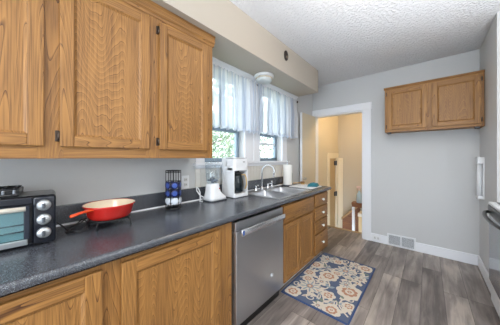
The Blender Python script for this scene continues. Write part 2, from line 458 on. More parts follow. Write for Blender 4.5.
# doorway trim, door leaf and stairwell
m = MB()
m.box(DX1, DX1+0.115, FY-0.02, FY, 0, DZ, 0.003)
m.box(WX, DX1+0.125, FY-0.024, FY, DZ, DZ+0.11, 0.004)
m.box(WX, DX0, FY-0.02, FY, 0, DZ, 0.002)
m.box(DX1-0.018, DX1, FY, FY+0.12, 0, DZ); m.box(DX0, DX0+0.018, FY, FY+0.12, 0, DZ); m.box(DX0+0.018, DX1-0.018, FY, FY+0.12, DZ-0.018, DZ)
struct('trim_5', m, TRIM, 'white casing around the doorway to the back stairs', 'door casing')
m = MB().box(-1.612, -1.574, 3.13, 3.66, 0.012, 2.06, 0.002)
d = struct('door_1', m, [CREAM], 'cream door leaf folded open against the left wall', 'door')
part('door_edge', MB().box(-1.613, -1.573, 3.1245, 3.13, 0.012, 2.06), TRIM, d, label='white painted door edge')
m = MB().lathe([(0, 0.0), (0.026, 0), (0.026, 0.004), (0.01, 0.006), (0.009, 0.02), (0.02, 0.027), (0.022, 0.035), (0.017, 0.043), (0, 0.046)], (-1.574, 3.19, 0.96), 20, 'X')
part('door_knob', m, NICKEL, d, label='round metal knob')

m = MB().box(-0.58, RX, FY-0.016, FY, 0, 0.125, 0.004)
m.box(-0.675, -0.58, FY-0.016, FY, 0, 0.125, 0.004)
# the register and outlet sit on this board
struct('baseboard_far', m, TRIM, 'white baseboard along the far wall', 'baseboard')
struct('baseboard_right', MB().box(RX-0.016, RX, 2.95, FY-0.016, 0, 0.125, 0.004), TRIM, 'white baseboard on the short right wall', 'baseboard')

m = MB()
m.box(-1.78, WX, FY+0.12, 4.53, -0.9, 2.5); m.box(-1.78, WX, 4.53, 4.98, 1.29, 2.5); m.box(-1.78, WX, 4.98, 5.25, -0.9, 2.5)
struct('wall_stair_left', m, CREAM, 'cream left wall of the back stairwell', 'wall')
struct('wall_stair_back', MB().box(WX, 0.2, 5.13, 5.25, -0.9, 2.5), plain('tan_grey_stair_paint', rgb(196, 186, 168), 0.6), 'tan back wall of the stairwell', 'wall')
struct('wall_stair_right', MB().box(-0.45, -0.33, FY+0.12, 5.13, -0.9, 2.5), CREAM, 'cream right wall of the stairwell', 'wall')
struct('ceiling_stairwell', MB().box(-1.78, -0.33, FY+0.12, 5.25, 2.5, 2.6), CREAM, 'cream ceiling over the stairwell', 'ceiling')
struct('floor_stairwell', MB().box(-1.78, -0.33, 3.93, 5.25, -1.0, -0.75), plain('dark_tile', rgb(112, 84, 62), 0.5, var=0.2, bscale=6), 'lower landing floor of the back stairs', 'floor')
struct('trim_6', MB().box(DX0, DX1, 3.90, 3.945, 0.0, 0.012, 0.003), plain('threshold_strip', rgb(176, 150, 112), 0.4), 'pale threshold strip at the doorway', 'threshold')
m = MB()
m.box(WX, WX+0.02, 4.41, 4.53, -0.75, 1.41, 0.003); m.box(WX, WX+0.02, 4.53, 5.10, 1.29, 1.41, 0.003)
m.box(WX, WX+0.02, 4.98, 5.10, -0.75, 1.29, 0.003)
m.box(WX, -1.52, 5.09, 5.13, -0.75, 1.30, 0.003)
struct('trim_7', m, CREAMT, 'cream casing around the side door on the stairs', 'door casing')
d = struct('door_2', MB().box(WX-0.06, WX-0.02, 4.53, 4.98, -0.75, 1.29), TANDOOR, 'tan side door on the lower stair landing', 'door')
for hz in (1.18, 0.46):
    part('hinge', MB().box(WX-0.02, WX+0.012, 4.90, 4.975, hz-0.05, hz+0.05, 0.004).cyl((WX+0.014, 4.975, hz-0.055), (WX+0.014, 4.975, hz+0.055), 0.012, n=10), DARKG, d, world=True, label='dark metal hinge')

# stairwell lamp above the doorway, out of sight from the kitchen
t = thing('hall_ceiling_lamp', 'white globe lamp on the stairwell ceiling', 'ceiling lamp', (-0.66, 4.25, 2.5))
part('base', MB().lathe([(0, 0), (0.08, 0), (0.08, -0.025), (0, -0.025)]), TRIM, t)
part('globe', MB().lathe([(0.05, -0.025), (0.09, -0.06), (0.1, -0.1), (0.07, -0.15), (0, -0.165)]), emit('warm_globe', (1, 0.80, 0.54, 1), 30.0), t)
# kitchen ceiling lamp, just above the frame
t = thing('kitchen_ceiling_lamp', 'flush white dome lamp on the kitchen ceiling', 'ceiling lamp', (-0.36, 1.50, H))
part('base', MB().lathe([(0, 0), (0.17, 0), (0.17, -0.02), (0, -0.02)]), TRIM, t)
part('dome', MB().lathe([(0.155, -0.02), (0.15, -0.05), (0.11, -0.085), (0.05, -0.10), (0, -0.102)]), emit('warm_dome', (1, 0.76, 0.50, 1), 6.0), t)

# added uplighter outside the view, fill light for the ceiling
t = thing('fill_uplighter', 'added unseen uplighter on a dark stand, brightens the ceiling', 'fill light', (0.80, 0.95, 0))
part('base', MB().lathe([(0, 0), (0.14, 0), (0.142, 0.012), (0.13, 0.022), (0.02, 0.03), (0, 0.03)]), BRONZE, t)
part('pole', MB().cyl((0, 0, 0.025), (0, 0, 1.05), 0.012, n=14), BRONZE, t)
part('shade', MB().lathe([(0.0, 1.04), (0.05, 1.045), (0.12, 1.09), (0.165, 1.16), (0.17, 1.165), (0.163, 1.168), (0.115, 1.10), (0.045, 1.056), (0, 1.052)]), plain('bronze_shade', rgb(120, 104, 86), 0.5), t)
ld = bpy.data.lights.new('fill_uplight', 'SPOT'); ld.energy = 104; ld.spot_size = math.radians(128); ld.spot_blend = 0.6; ld.shadow_soft_size = 0.06; ld.color = (0.96, 0.98, 1.0)
lo = bpy.data.objects.new('fill_uplight', ld); COL.objects.link(lo); lo.parent = t; lo.location = (0, 0, 1.15); lo.rotation_euler = (PI, 0, 0)

# ------------------------------------------------------------ cabinets
def panel_door(name, parent, y0, y1, z0, z1, xb, xf, st=0.055, drawer=False, pull=None, hinge=None):
    """framed oak door in a plane of constant x, facing +x; xb back, xf front"""
    m = MB()
    e = 0.004
    m.mat(0).box(xb, xf, y0, y0+st, z0, z1, e); m.box(xb, xf, y1-st, y1, z0, z1, e)
    m.mat(1).box(xb, xf, y0+st-0.001, y1-st+0.001, z0, z0+st, e); m.box(xb, xf, y0+st-0.001, y1-st+0.001, z1-st, z1, e)
    o = part(name, m, [OAK['Z'], OAK['Y']], parent, world=True)
    # moulded sticking and field
    m = MB()
    a0, a1, b0, b1 = y0+st, y1-st, z0+st, z1-st
    k = 0.011; xi = xf-0.009; xo = xf-0.001
    for (p, q, s_, r_) in (((a0, b0), (a1, b0), (a1-k, b0+k), (a0+k, b0+k)), ((a1, b0), (a1, b1), (a1-k, b1-k), (a1-k, b0+k)),
                           ((a1, b1), (a0, b1), (a0+k, b1-k), (a1-k, b1-k)), ((a0, b1), (a0, b0), (a0+k, b0+k), (a0+k, b1-k))):
        m.poly([(xo, *p), (xo, *q), (xi, *s_), (xi, *r_)])
    m.poly([(xi, a0+k, b0+k), (xi, a1-k, b0+k), (xi, a1-k, b1-k), (xi, a0+k, b1-k)])
    m.box(xb+0.002, xi-0.002, a0-0.002, a1+0.002, b0-0.002, b1+0.002)
    part('panel', m, OAKP, o, world=True, recalc=False)
    if hinge:
        for hz in (z0+0.05, z1-0.05):
            hy = y0 if hinge < 0 else y1
            mm = MB().box(xb-0.002, xb+0.006, hy+(-0.016 if hinge < 0 else 0.002), hy+(-0.002 if hinge < 0 else 0.016), hz-0.026, hz+0.026, 0.002)
            mm.cyl((xb+0.012, hy-0.004 if hinge < 0 else hy+0.004, hz-0.022), (xb+0.012, hy-0.004 if hinge < 0 else hy+0.004, hz+0.022), 0.006, n=10)
            part('hinge', mm, BRONZE, o, world=True, label='dark bronze hinge')
    return o

UF, UD = -1.325, -1.305           # upper face frame / door front
UZ0, UZ1 = 1.305, 2.285
uc = thing('wall_cabinet', 'long golden oak wall cabinet over the counter, three framed doors', 'wall cabinet', (WX, -0.40, UZ0))
m = MB(); UY0, UY1 = -0.43, 1.056
m.mat(0).box(WX+0.002, UF-0.02, UY0, UY0+0.016, UZ0, UZ1); m.box(WX+0.002, UF-0.02, UY1-0.016, UY1, UZ0, UZ1)
m.mat(1).box(WX+0.002, UF-0.02, UY0+0.016, UY1-0.016, UZ0+0.012, UZ0+0.026); m.box(WX+0.002, UF-0.02, UY0+0.016, UY1-0.016, UZ1-0.02, UZ1-0.004)
part('carcass', m, [OAK['Z'], OAK['Y']], uc, world=True)
m = MB(); ST = [(UY0, -0.36), (0.064, 0.152), (0.533, 0.625), (0.985, UY1)]
for a, b in ST: m.mat(0).box(UF-0.02, UF, a, b, UZ0, UZ1, 0.001, 1)
for (a, b), (c_, d_) in zip(ST, ST[1:]):
    m.mat(1).box(UF-0.02, UF, b, c_, UZ0, UZ0+0.13, 0.001, 1); m.box(UF-0.02, UF, b, c_, UZ1-0.13, UZ1, 0.001, 1)
part('face_frame', m, [OAK['Z'], OAK['Y']], uc, world=True)
m = MB().prism([(UF-0.02, UZ1-0.075), (UF+0.004, UZ1-0.075), (UF+0.008, UZ1-0.06), (UF+0.016, UZ1-0.05), (UF+0.018, UZ1-0.008), (UF+0.026, UZ1+0.002), (UF-0.02, UZ1+0.002)], UY0, UY1+0.012, 'Y')
part('crown_rail', m, OAK['Y'], uc, world=True)
for a, b in ((-0.335, 0.086), (0.139, 0.551), (0.614, 0.998)):
    panel_door('door', uc, a, b, 1.362, UZ1-0.10, UF, UD, 0.052, hinge=-1)

BF, BD = -1.045, -1.025
def base_cabinet(name, label, y0, y1, stiles, rails, kick):
    t = thing(name, label, 'base cabinet', (WX+0.3, (y0+y1)/2, 0))
    m = MB()
    m.mat(0).box(WX+0.03, BF-0.02, y0, y0+0.016, 0.10, 0.868); m.box(WX+0.03, BF-0.02, y1-0.016, y1, 0.10, 0.868)
    m.mat(1).box(WX+0.03, BF-0.02, y0+0.016, y1-0.016, 0.10, 0.116)
    part('carcass', m, [OAK['Z'], OAK['Y']], t, world=True)
    m = MB()
    for a, b in stiles: m.mat(0).box(BF-0.02, BF, a, b, 0.10, 0.868, 0.001, 1)
    for a, b, z0, z1 in rails: m.mat(1).box(BF-0.02, BF, a, b, z0, z1, 0.001, 1)
    part('face_frame', m, [OAK['Z'], OAK['Y']], t, world=True)
    part('toe_kick', MB().box(BF-0.085, BF-0.07, y0, y1, 0.0, 0.10), kick, t, world=True)
    return t
KICK = plain('white_toe_kick', rgb(214, 216, 220), 0.4)
t = base_cabinet('base_cabinet', 'golden oak base cabinet nearest the camera with two tall framed doors', -0.45, 1.003,
                 [(-0.45, -0.34), (0.225, 0.335), (0.86, 1.003)],
                 [(-0.34, 0.225, 0.10, 0.15), (-0.34, 0.225, 0.80, 0.868), (0.335, 0.86, 0.10, 0.15), (0.335, 0.86, 0.80, 0.868)], OAK['Y'])
for a, b in ((-0.36, 0.243), (0.313, 0.885)): panel_door('door', t, a, b, 0.125, 0.838, BF, BD, 0.062)
t = base_cabinet('sink_cabinet', 'golden oak sink cabinet between dishwasher and drawers', 1.648, 2.352,
                 [(1.648, 1.69), (1.975, 2.025), (2.31, 2.352)],
                 [(1.69, 2.31, 0.10, 0.14), (1.69, 2.31, 0.655, 0.70), (1.69, 2.31, 0.84, 0.868), (1.69, 2.31, 0.70, 0.84)], KICK)
for a, b in ((1.672, 1.995), (2.005, 2.33)): panel_door('door', t, a, b, 0.115, 0.665, BF, BD, 0.05)
m = MB().box(BF, BD, 1.672, 2.33, 0.69, 0.848, 0.006, 3)
part('false_drawer_front', m, OAK['Y'], t, world=True)
t = base_cabinet('drawer_cabinet', 'narrow golden oak cabinet of four drawers at the counter end', 2.356, 2.80,
                 [(2.356, 2.40), (2.765, 2.80)], [(2.40, 2.765, a, b) for a, b in ((0.10, 0.125), (0.355, 0.385), (0.52, 0.55), (0.685, 0.72), (0.845, 0.868))], KICK)
for z0, z1 in ((0.705, 0.852), (0.538, 0.690), (0.372, 0.523), (0.113, 0.357)):
    f = part('drawer', MB().box(BF, BD, 2.382, 2.782, z0, z1, 0.006, 3), OAK['Y'], t, world=True)
    part('knob', MB().lathe([(0, 0), (0.007, 0), (0.007, 0.012), (0.016, 0.018), (0.017, 0.026), (0.011, 0.032), (0, 0.033)], (BD, 2.585, (z0+z1)/2), 18, 'X'), WKNOB, f, world=True, label='round white knob')

# far wall cabinet
cy1, cyf = FY, FY-0.325
FCX0, FCX1, FZ0, FZ1 = -0.452, RX-0.004, 1.655, 2.262
t = thing('wall_cabinet', 'small two door oak cabinet high on the far wall beside the doorway', 'wall cabinet', (0.0, FY-0.16, FZ0))
m = MB()
m.mat(0).box(FCX0, FCX0+0.016, cyf+0.018, cy1-0.002, FZ0, FZ1); m.box(FCX1-0.016, FCX1, cyf+0.018, cy1-0.002, FZ0, FZ1)
m.mat(1).box(FCX0+0.016, FCX1-0.016, cyf+0.018, cy1-0.002, FZ0+0.012, FZ0+0.028); m.box(FCX0+0.016, FCX1-0.016, cyf+0.018, cy1-0.002, FZ1-0.018, FZ1-0.002)
part('carcass', m, [OAK['Z'], OAK['X']], t, world=True)
m = MB()
for a, b in ((FCX0, FCX0+0.05), (-0.025, 0.045), (FCX1-0.05, FCX1)): m.mat(0).box(a, b, cyf, cyf+0.018, FZ0, FZ1, 0.001, 1)
for a, b in ((FCX0+0.05, -0.025), (0.045, FCX1-0.05)):
    m.mat(1).box(a, b, cyf, cyf+0.018, FZ0, FZ0+0.05, 0.001, 1); m.box(a, b, cyf, cyf+0.018, FZ1-0.06, FZ1, 0.001, 1)
part('face_frame', m, [OAK['Z'], OAK['X']], t, world=True)
part('top_moulding', MB().prism([(cyf+0.015, FZ1-0.022), (cyf-0.006, FZ1-0.022), (cyf-0.016, FZ1-0.008), (cyf-0.016, FZ1+0.004), (cyf+0.015, FZ1+0.004)], FCX0-0.01, FCX1, 'X'), OAK['X'], t, world=True)
for (a, b), hs in (((FCX0+0.028, -0.009), -1), ((0.036, FCX1-0.026), 1)):
    z0, z1, st = FZ0+0.03, FZ1-0.04, 0.052
    yb, yf = cyf, cyf-0.02
    m = MB(); e = 0.004
    m.mat(0).box(a, a+st, yf, yb, z0, z1, e); m.box(b-st, b, yf, yb, z0, z1, e)
    m.mat(1).box(a+st-0.001, b-st+0.001, yf, yb, z0, z0+st, e); m.box(a+st-0.001, b-st+0.001, yf, yb, z1-st, z1, e)
    o = part('door', m, [OAK['Z'], OAK['X']], t, world=True)
    m = MB(); k = 0.011; a0, a1, b0, b1 = a+st, b-st, z0+st, z1-st; yo, yi = yf+0.001, yf+0.009
    for p, q, s_, r_ in (((a0, b0), (a1, b0), (a1-k, b0+k), (a0+k, b0+k)), ((a1, b0), (a1, b1), (a1-k, b1-k), (a1-k, b0+k)),
                         ((a1, b1), (a0, b1), (a0+k, b1-k), (a1-k, b1-k)), ((a0, b1), (a0, b0), (a0+k, b0+k), (a0+k, b1-k))):
        m.poly([(p[0], yo, p[1]), (q[0], yo, q[1]), (s_[0], yi, s_[1]), (r_[0], yi, r_[1])])
    m.poly([(a0+k, yi, b0+k), (a1-k, yi, b0+k), (a1-k, yi, b1-k), (a0+k, yi, b1-k)])
    m.box(a0-0.002, a1+0.002, yi+0.002, yb-0.002, b0-0.002, b1+0.002)
    part('panel', m, OAKP, o, world=True, recalc=False)
    hx = a-0.012 if hs < 0 else b+0.001
    for hz in (z0+0.045, z1-0.045):
        part('hinge', MB().box(hx, hx+0.011, cyf-0.006, cyf, hz-0.025, hz+0.025, 0.002).cyl((hx+0.006, cyf-0.01, hz-0.02), (hx+0.006, cyf-0.01, hz+0.02), 0.005, n=8), BRONZE, o, world=True, label='dark bronze hinge')
for bx in (FCX0+0.03, FCX1-0.07):
    part('light_bracket', MB().box(bx, bx+0.04, cyf+0.02, cyf+0.06, FZ0-0.02, FZ0+0.012, 0.004), DARKG, t, world=True, label='small dark bracket under the corner')

# ------------------------------------------------------------ worktop with sink
CT, CF, CE = 0.91, -1.0, 2.855
SX0, SX1, SY0, SY1 = -1.575, -1.075, 1.662, 2.345
t = thing('countertop', 'dark speckled laminate countertop running under the windows', 'countertop', (WX+0.3, 1.2, CT))
def edge_prof(x_in):
    p = [(x_in, 0.872), (CF-0.006, 0.872)]
    for i in range(9):
        a = -PI/2+PI*i/8*1.0
        p.append((CF-0.014+0.014*math.cos(a), 0.891+0.019*math.sin(a)))
    return p+[(x_in, CT)]
m = MB()
m.prism(edge_prof(SX1+0.002)[::1], -0.5, CE, 'Y')
m.box(WX+0.002, SX0-0.002, -0.5, CE, 0.872, CT)
m.box(SX0-0.002, SX1+0.002, -0.5, SY0-0.002, 0.872, CT); m.box(SX0-0.002, SX1+0.002, SY1+0.002, CE, 0.872, CT)
part('worktop', m, COUNTER, t, world=True)
t = thing('backsplash', 'low speckled laminate backsplash strip along the left wall behind the counter', 'backsplash', (WX, 1.2, CT))
part('splash_board', MB().box(WX+0.001, WX+0.02, -0.5, CE, CT+0.0005, 1.028, 0.004), COUNTER, t, world=True)
part('caulk_strip', MB().prism([(WX+0.02, CT+0.0005), (WX+0.03, CT+0.0005), (WX+0.02, CT+0.01)], -0.5, CE, 'Y'), TRIM, t, world=True, label='pale caulk line')

t = thing('kitchen_sink', 'double bowl stainless steel sink set in the countertop', 'sink', (-1.3, 2.0, CT))
rx0, rx1, ry0, ry1 = SX0-0.012, SX1+0.015, SY0-0.015, SY1+0.015
bowls = ((SX0+0.075, SX1-0.02, SY0+0.02, 1.985), (SX0+0.075, SX1-0.02, 2.025, SY1-0.012))
m = MB(); zt = CT+0.005
ys = [ry0, bowls[0][2], bowls[0][3], bowls[1][2], bowls[1][3], ry1]
bx0, bx1 = bowls[0][0], bowls[0][1]
m.box(rx0, bx0, ry0, ry1, CT+0.0005, zt, 0.002); m.box(bx1, rx1, ry0, ry1, CT+0.0005, zt, 0.002)
m.box(bx0, bx1, ys[0], ys[1], CT+0.0005, zt); m.box(bx0, bx1, ys[2], ys[3], CT-0.02, zt); m.box(bx0, bx1, ys[4], ys[5], CT+0.0005, zt)
part('rim', m, STEELX, t, world=True)
for (x0, x1, y0, y1) in bowls:
    m = MB(); rings = []
    for z, g in ((zt, 0.0), (CT-0.01, 0.006), (CT-0.13, 0.012), (CT-0.155, 0.03), (CT-0.16, 0.06)):
        rings.append([m.bm.verts.new((px, py, z)) for px, py in rrect(x0+g, x1-g, y0+g, y1-g, 0.035+g*0.3)])
    fs = []
    for A, B in zip(rings, rings[1:]):
        n = len(A)
        for i in range(n): fs.append(m.bm.faces.new((A[i], B[i], B[(i+1) % n], A[(i+1) % n])))
    fs.append(m.bm.faces.new(rings[-1])); m._fin(fs, True)
    b = part('bowl', m, STEELX, t, world=True, recalc=False)
    part('drain', MB().lathe([(0, -0.157), (0.03, -0.157), (0.04, -0.155), (0.042, -0.158)], ((x0+x1)/2, (y0+y1)/2, CT), 24), CHROME, b, world=True)
FX, FYY = -1.545, 2.0
t = thing('faucet', 'tall chrome gooseneck faucet with two lever handles at the sink', 'faucet', (FX, FYY, zt))
m = MB().lathe([(0, 0), (0.024, 0), (0.024, 0.01), (0.015, 0.02), (0.013, 0.04), (0, 0.04)])
part('base', m, CHROME, t)
sx, sy = 0.8, 0.6
R = 0.075; zs = 0.225
pts = [(0, 0, 0.03), (0, 0, zs)]
for i in range(1, 15):
    a = PI-PI*1.08*i/14
    pts.append(((R+R*math.cos(a))*sx, (R+R*math.cos(a))*sy, zs+R*math.sin(a)))
l = pts[-1]; pts.append((l[0]-0.002, l[1]-0.002, l[2]-0.03))
part('spout', MB().tube(pts, 0.0095, 12), CHROME, t)
part('spout_tip', MB().cyl((l[0]-0.002, l[1]-0.002, l[2]-0.03), (l[0]-0.003, l[1]-0.003, l[2]-0.05), 0.012, 0.011, 14), CHROME, t)
for k, yy in enumerate((-0.12, 0.12)):
    m = MB().lathe([(0, 0), (0.022, 0), (0.022, 0.01), (0.014, 0.022), (0.013, 0.05), (0.016, 0.058), (0, 0.062)], (0, yy, 0))
    m.tube([(0, yy, 0.054), (0.03, yy-0.01 if k == 0 else yy+0.01, 0.066), (0.055, yy-0.014 if k == 0 else yy+0.014, 0.07)], [0.007, 0.006, 0.005], 8)
    part('handle', m, CHROME, t)
part('side_spray', MB().lathe([(0, 0), (0.018, 0), (0.018, 0.012), (0.011, 0.02), (0.012, 0.06), (0.016, 0.075), (0.01, 0.09), (0, 0.092)], (0, 0.21, 0)), CHROME, t)

# ------------------------------------------------------------ dishwasher
DW0, DW1, DWX = 1.012, 1.640, -1.012
t = thing('dishwasher', 'stainless steel dishwasher with bar handle under the counter', 'dishwasher', (-1.3, 1.326, 0))
part('body', MB().box(WX+0.06, DWX-0.05, DW0+0.004, DW1-0.004, 0.012, 0.858), BLACK, t, world=True)
d = part('door', MB().box(DWX-0.05, DWX, DW0+0.006, DW1-0.006, 0.115, 0.785, 0.005), STEEL, t, world=True)
part('control_panel', MB().box(DWX-0.05, DWX-0.006, DW0+0.006, DW1-0.006, 0.787, 0.85, 0.004), STEEL, t, world=True)
m = MB().box(DWX+0.022, DWX+0.038, DW0+0.03, DW1-0.03, 0.755, 0.802, 0.006, 3)
h_ = part('handle', m, plain('pale_steel_bar', rgb(214, 216, 220), 0.25, 0.9), d, world=True, label='pale steel bar handle')
for yy in (DW0+0.05, DW1-0.07): part('handle_post', MB().box(DWX-0.001, DWX+0.024, yy, yy+0.02, 0.765, 0.792, 0.002), DARKG, d, world=True)
part('sticker', MB().box(DWX+0.036, DWX+0.0388, DW0+0.033, DW0+0.05, 0.765, 0.795), plain('blue_film', rgb(40, 80, 150), 0.3), d, world=True, label='blue protective sticker')
# round maker's emblem: ring with two script strokes
m = MB().tube([(DWX+0.0012, 1.45+0.016*math.cos(a), 0.30+0.016*math.sin(a)) for a in [2*PI*i/24 for i in range(24)]], 0.0016, 6, True)
def scr(pts): m.tube([(DWX+0.0012, 1.45+u*0.001, 0.30+v*0.001) for u, v in pts], 0.0012, 5)
scr([(-2, 5), (-5, 7), (-8, 4), (-9, -1), (-6, -5), (-3, -3), (-3, 0), (-6, 0)])
scr([(7, 5), (4, 7), (2, 4), (5, 1), (2, 0), (1, -4), (5, -6), (8, -3)])
part('emblem', m, plain('pale_emblem', rgb(225, 228, 232), 0.3, 0.6), d, world=True, label='small round emblem')
part('toe_kick', MB().box(BF-0.09, BF-0.06, DW0+0.006, DW1-0.006, 0.0, 0.112), NAVY, t, world=True)

# ------------------------------------------------------------ toaster oven
t = thing('toaster_oven', 'black and silver toaster oven at the left end of the counter', 'toaster oven', (-1.468, -0.072, CT), -0.1)
hx, hw = 0.12, 0.21
m = MB().box(-hx, hx-0.012, -hw, hw, 0.012, 0.225, 0.02, 4)
part('body', m, plain('silver_grey_shell', rgb(112, 116, 118), 0.38, 0.3), t)
part('rim', MB().box(hx-0.03, hx-0.010, -hw-0.001, hw+0.002, 0.010, 0.2265, 0.014, 4), BLACK, t, label='black rounded front rim')
m = MB()
m.box(hx-0.012, hx, 0.135, hw+0.001, 0.008, 0.222, 0.01, 3)
m.box(hx-0.012, hx, -hw, 0.135, 0.19, 0.222, 0.004); m.box(hx-0.012, hx, -hw, 0.135, 0.008, 0.02, 0.002)
part('front_panel', m, plain('gloss_black_front', rgb(24, 28, 38), 0.2), t)
m = MB()
m.mat(1).box(hx-0.002, hx+0.012, -hw+0.008, 0.122, 0.016, 0.040, 0.003); m.mat(0).box(hx-0.002, hx+0.012, -hw+0.008, 0.128, 0.172, 0.188, 0.003)
m.box(hx-0.002, hx+0.012, 0.110, 0.128, 0.042, 0.172, 0.002); m.box(hx-0.002, hx+0.012, -hw+0.008, -hw+0.024, 0.042, 0.172, 0.002)
dr = part('glass_door', m, [plain('gloss_dark_door', rgb(34, 40, 52), 0.2), plain('silver_door_strip', rgb(176, 182, 186), 0.28, 0.8)], t)
part('window_pane', MB().box(hx+0.002, hx+0.006, -hw+0.024, 0.110, 0.042, 0.172), mat_glass('smoky_oven_glass', (0.74, 0.86, 0.88, 1), 0.14, 0.03), dr)
m = MB().cyl((hx+0.04, -hw+0.02, 0.180), (hx+0.04, 0.118, 0.180), 0.010, n=14)
part('door_handle', m, plain('pale_handle', rgb(222, 218, 206), 0.3), dr, label='pale horizontal bar handle')
for yy in (-hw+0.04, 0.10): part('handle_post', MB().cyl((hx+0.008, yy, 0.180), (hx+0.04, yy, 0.180), 0.006, n=10), DARKG, dr)
part('cavity', MB().box(hx-0.0115, hx-0.0095, -hw+0.02, 0.115, 0.04, 0.175), plain('oven_interior', rgb(172, 192, 194), 0.4, 0.3), t)
m = MB()
for zz in (0.075, 0.105):
    m.cyl((hx-0.004, -hw+0.024, zz), (hx-0.004, 0.112, zz), 0.0035, n=8)
part('wire_rack', m, CHROME, t)
for zz in (0.182, 0.118, 0.057):
    k = part('knob', MB().lathe([(0, 0), (0.0245, 0), (0.0245, 0.006), (0.021, 0.016), (0.0, 0.018)], (hx, 0.172, zz), 24, 'X'), plain('silver_knob', rgb(186, 190, 192), 0.3, 0.6), t, label='silver dial')
    part('dial_grip', MB().box(hx+0.016, hx+0.03, 0.166, 0.178, zz-0.011, zz+0.011, 0.003), plain('knob_grip', rgb(96, 100, 106), 0.3, 0.6), k)
for fx in (-0.09, 0.09):
    for fy in (-0.18, 0.18): part('foot', MB().cyl((fx, fy, 0), (fx, fy, 0.014), 0.013, n=12), BLACK, t)
m = MB().tube([(-0.10, hw-0.003, 0.05), (-0.07, hw+0.03, 0.02), (-0.01, hw+0.05, 0.005), (0.05, hw+0.09, 0.0045), (0.04, hw+0.13, 0.012), (0.0, hw+0.125, 0.045), (-0.05, hw+0.11, 0.05), (-0.05, hw+0.08, 0.02), (-0.02, hw+0.04, 0.006), (0.03, hw+0.05, 0.006), (0.05, hw+0.10, 0.012), (0.01, hw+0.14, 0.05), (-0.04, hw+0.13, 0.055), (-0.07, hw+0.10, 0.02), (-0.09, hw+0.06, 0.006)], 0.0038, 8)
part('power_cord', m, BLACK, t, label='black looped power cord')
# broiler tray lying on the oven
t = thing('broiler_tray', 'black broiler tray with silver handle clips on the toaster oven', 'tray', (-1.470, -0.115, CT+0.226), -0.1)
m = MB()
m.box(-0.085, 0.085, -0.16, 0.135, 0.0, 0.012, 0.004); 
for a in ((-0.085, -0.077, -0.16, 0.135), (0.067, 0.075, -0.16, 0.135), (-0.077, 0.067, -0.16, -0.152), (-0.077, 0.067, 0.127, 0.135)):
    m.box(a[0], a[1], a[2], a[3], 0.01, 0.03, 0.002)
part('pan', m, BLACK, t)
m = MB()
for k in range(9): m.cyl((-0.076, -0.145+k*0.033, 0.036), (0.07, -0.145+k*0.033, 0.036), 0.0028, n=8)
for xx in (-0.076, 0.07): m.cyl((xx, -0.155, 0.033), (xx, 0.13, 0.033), 0.003, n=8)
part('rack', m, plain('dark_steel_rack', rgb(84, 86, 92), 0.3, 0.8), t)
for yy in (0.122, 0.09): part('clip', MB().box(0.060, 0.080, yy-0.006, yy+0.004, 0.008, 0.030, 0.003), plain('grey_steel_clip', rgb(120, 124, 130), 0.4, 0.6), t, label='silver clip')

# ------------------------------------------------------------ skillet on trivet
PX, PY = -1.435, 0.374
t = thing('trivet', 'black wire trivet with short legs under the red skillet', 'trivet', (PX, PY, CT))
m = MB()
for r in (0.105, 0.065, 0.028): m.tube([(r*math.cos(2*PI*i/32), r*math.sin(2*PI*i/32), 0.044) for i in range(32)], 0.0038, 8, True)
for k in range(4): a = PI/4+k*PI/2; m.cyl((0.02*math.cos(a), 0.02*math.sin(a), 0.044), (0.108*math.cos(a), 0.108*math.sin(a), 0.044), 0.0034, n=8)
part('ring_grate', m, BLACKM, t)
for k in range(4):
    a = PI/4+k*PI/2; part('leg', MB().tube([(0.104*math.cos(a), 0.104*math.sin(a), 0.044), (0.116*math.cos(a), 0.116*math.sin(a), 0.03), (0.120*math.cos(a), 0.120*math.sin(a), 0.0)], 0.0045, 8), BLACKM, t)
t = thing('skillet', 'red enamel cast iron skillet with cream interior on a trivet', 'skillet', (PX, PY, CT+0.048))
t.scale = (0.97, 0.97, 1.18)
m = MB().lathe([(0, 0), (0.098, 0), (0.108, 0.004), (0.118, 0.02), (0.131, 0.058), (0.137, 0.066), (0.1345, 0.069), (0.1315, 0.067)], n=64)
part('pan_body', m, [RED], t)
part('interior', MB().lathe([(0.1315, 0.067), (0.124, 0.058), (0.112, 0.02), (0.102, 0.008), (0, 0.007)], n=64), ENAM, t, label='cream enamel interior')
# handle towards the camera's left
ha = math.radians(-58)
hm = MB()
prof = [(0.125, 0.023, 0.057), (0.145, 0.017, 0.058), (0.18, 0.013, 0.058), (0.205, 0.013, 0.057), (0.227, 0.016, 0.055), (0.238, 0.008, 0.054)]
top = []
rings = []
for d_, w_, z_ in prof:
    rings.append([hm.bm.verts.new(Vector((d_, w_*math.cos(q), z_+0.006*math.sin(q)))) for q in [2*PI*i/12 for i in range(12)]])
fs = []
for A, B in zip(rings, rings[1:]):
    for i in range(12): fs.append(hm.bm.faces.new((A[i], A[(i+1) % 12], B[(i+1) % 12], B[i])))
fs.append(hm.bm.faces.new(rings[0][::-1])); fs.append(hm.bm.faces.new(rings[-1])); hm._fin(fs, True)
hm.xf(Matrix.Rotation(ha, 4, 'Z'))
part('handle', hm, ORANGE, t, label='orange enamel handle')

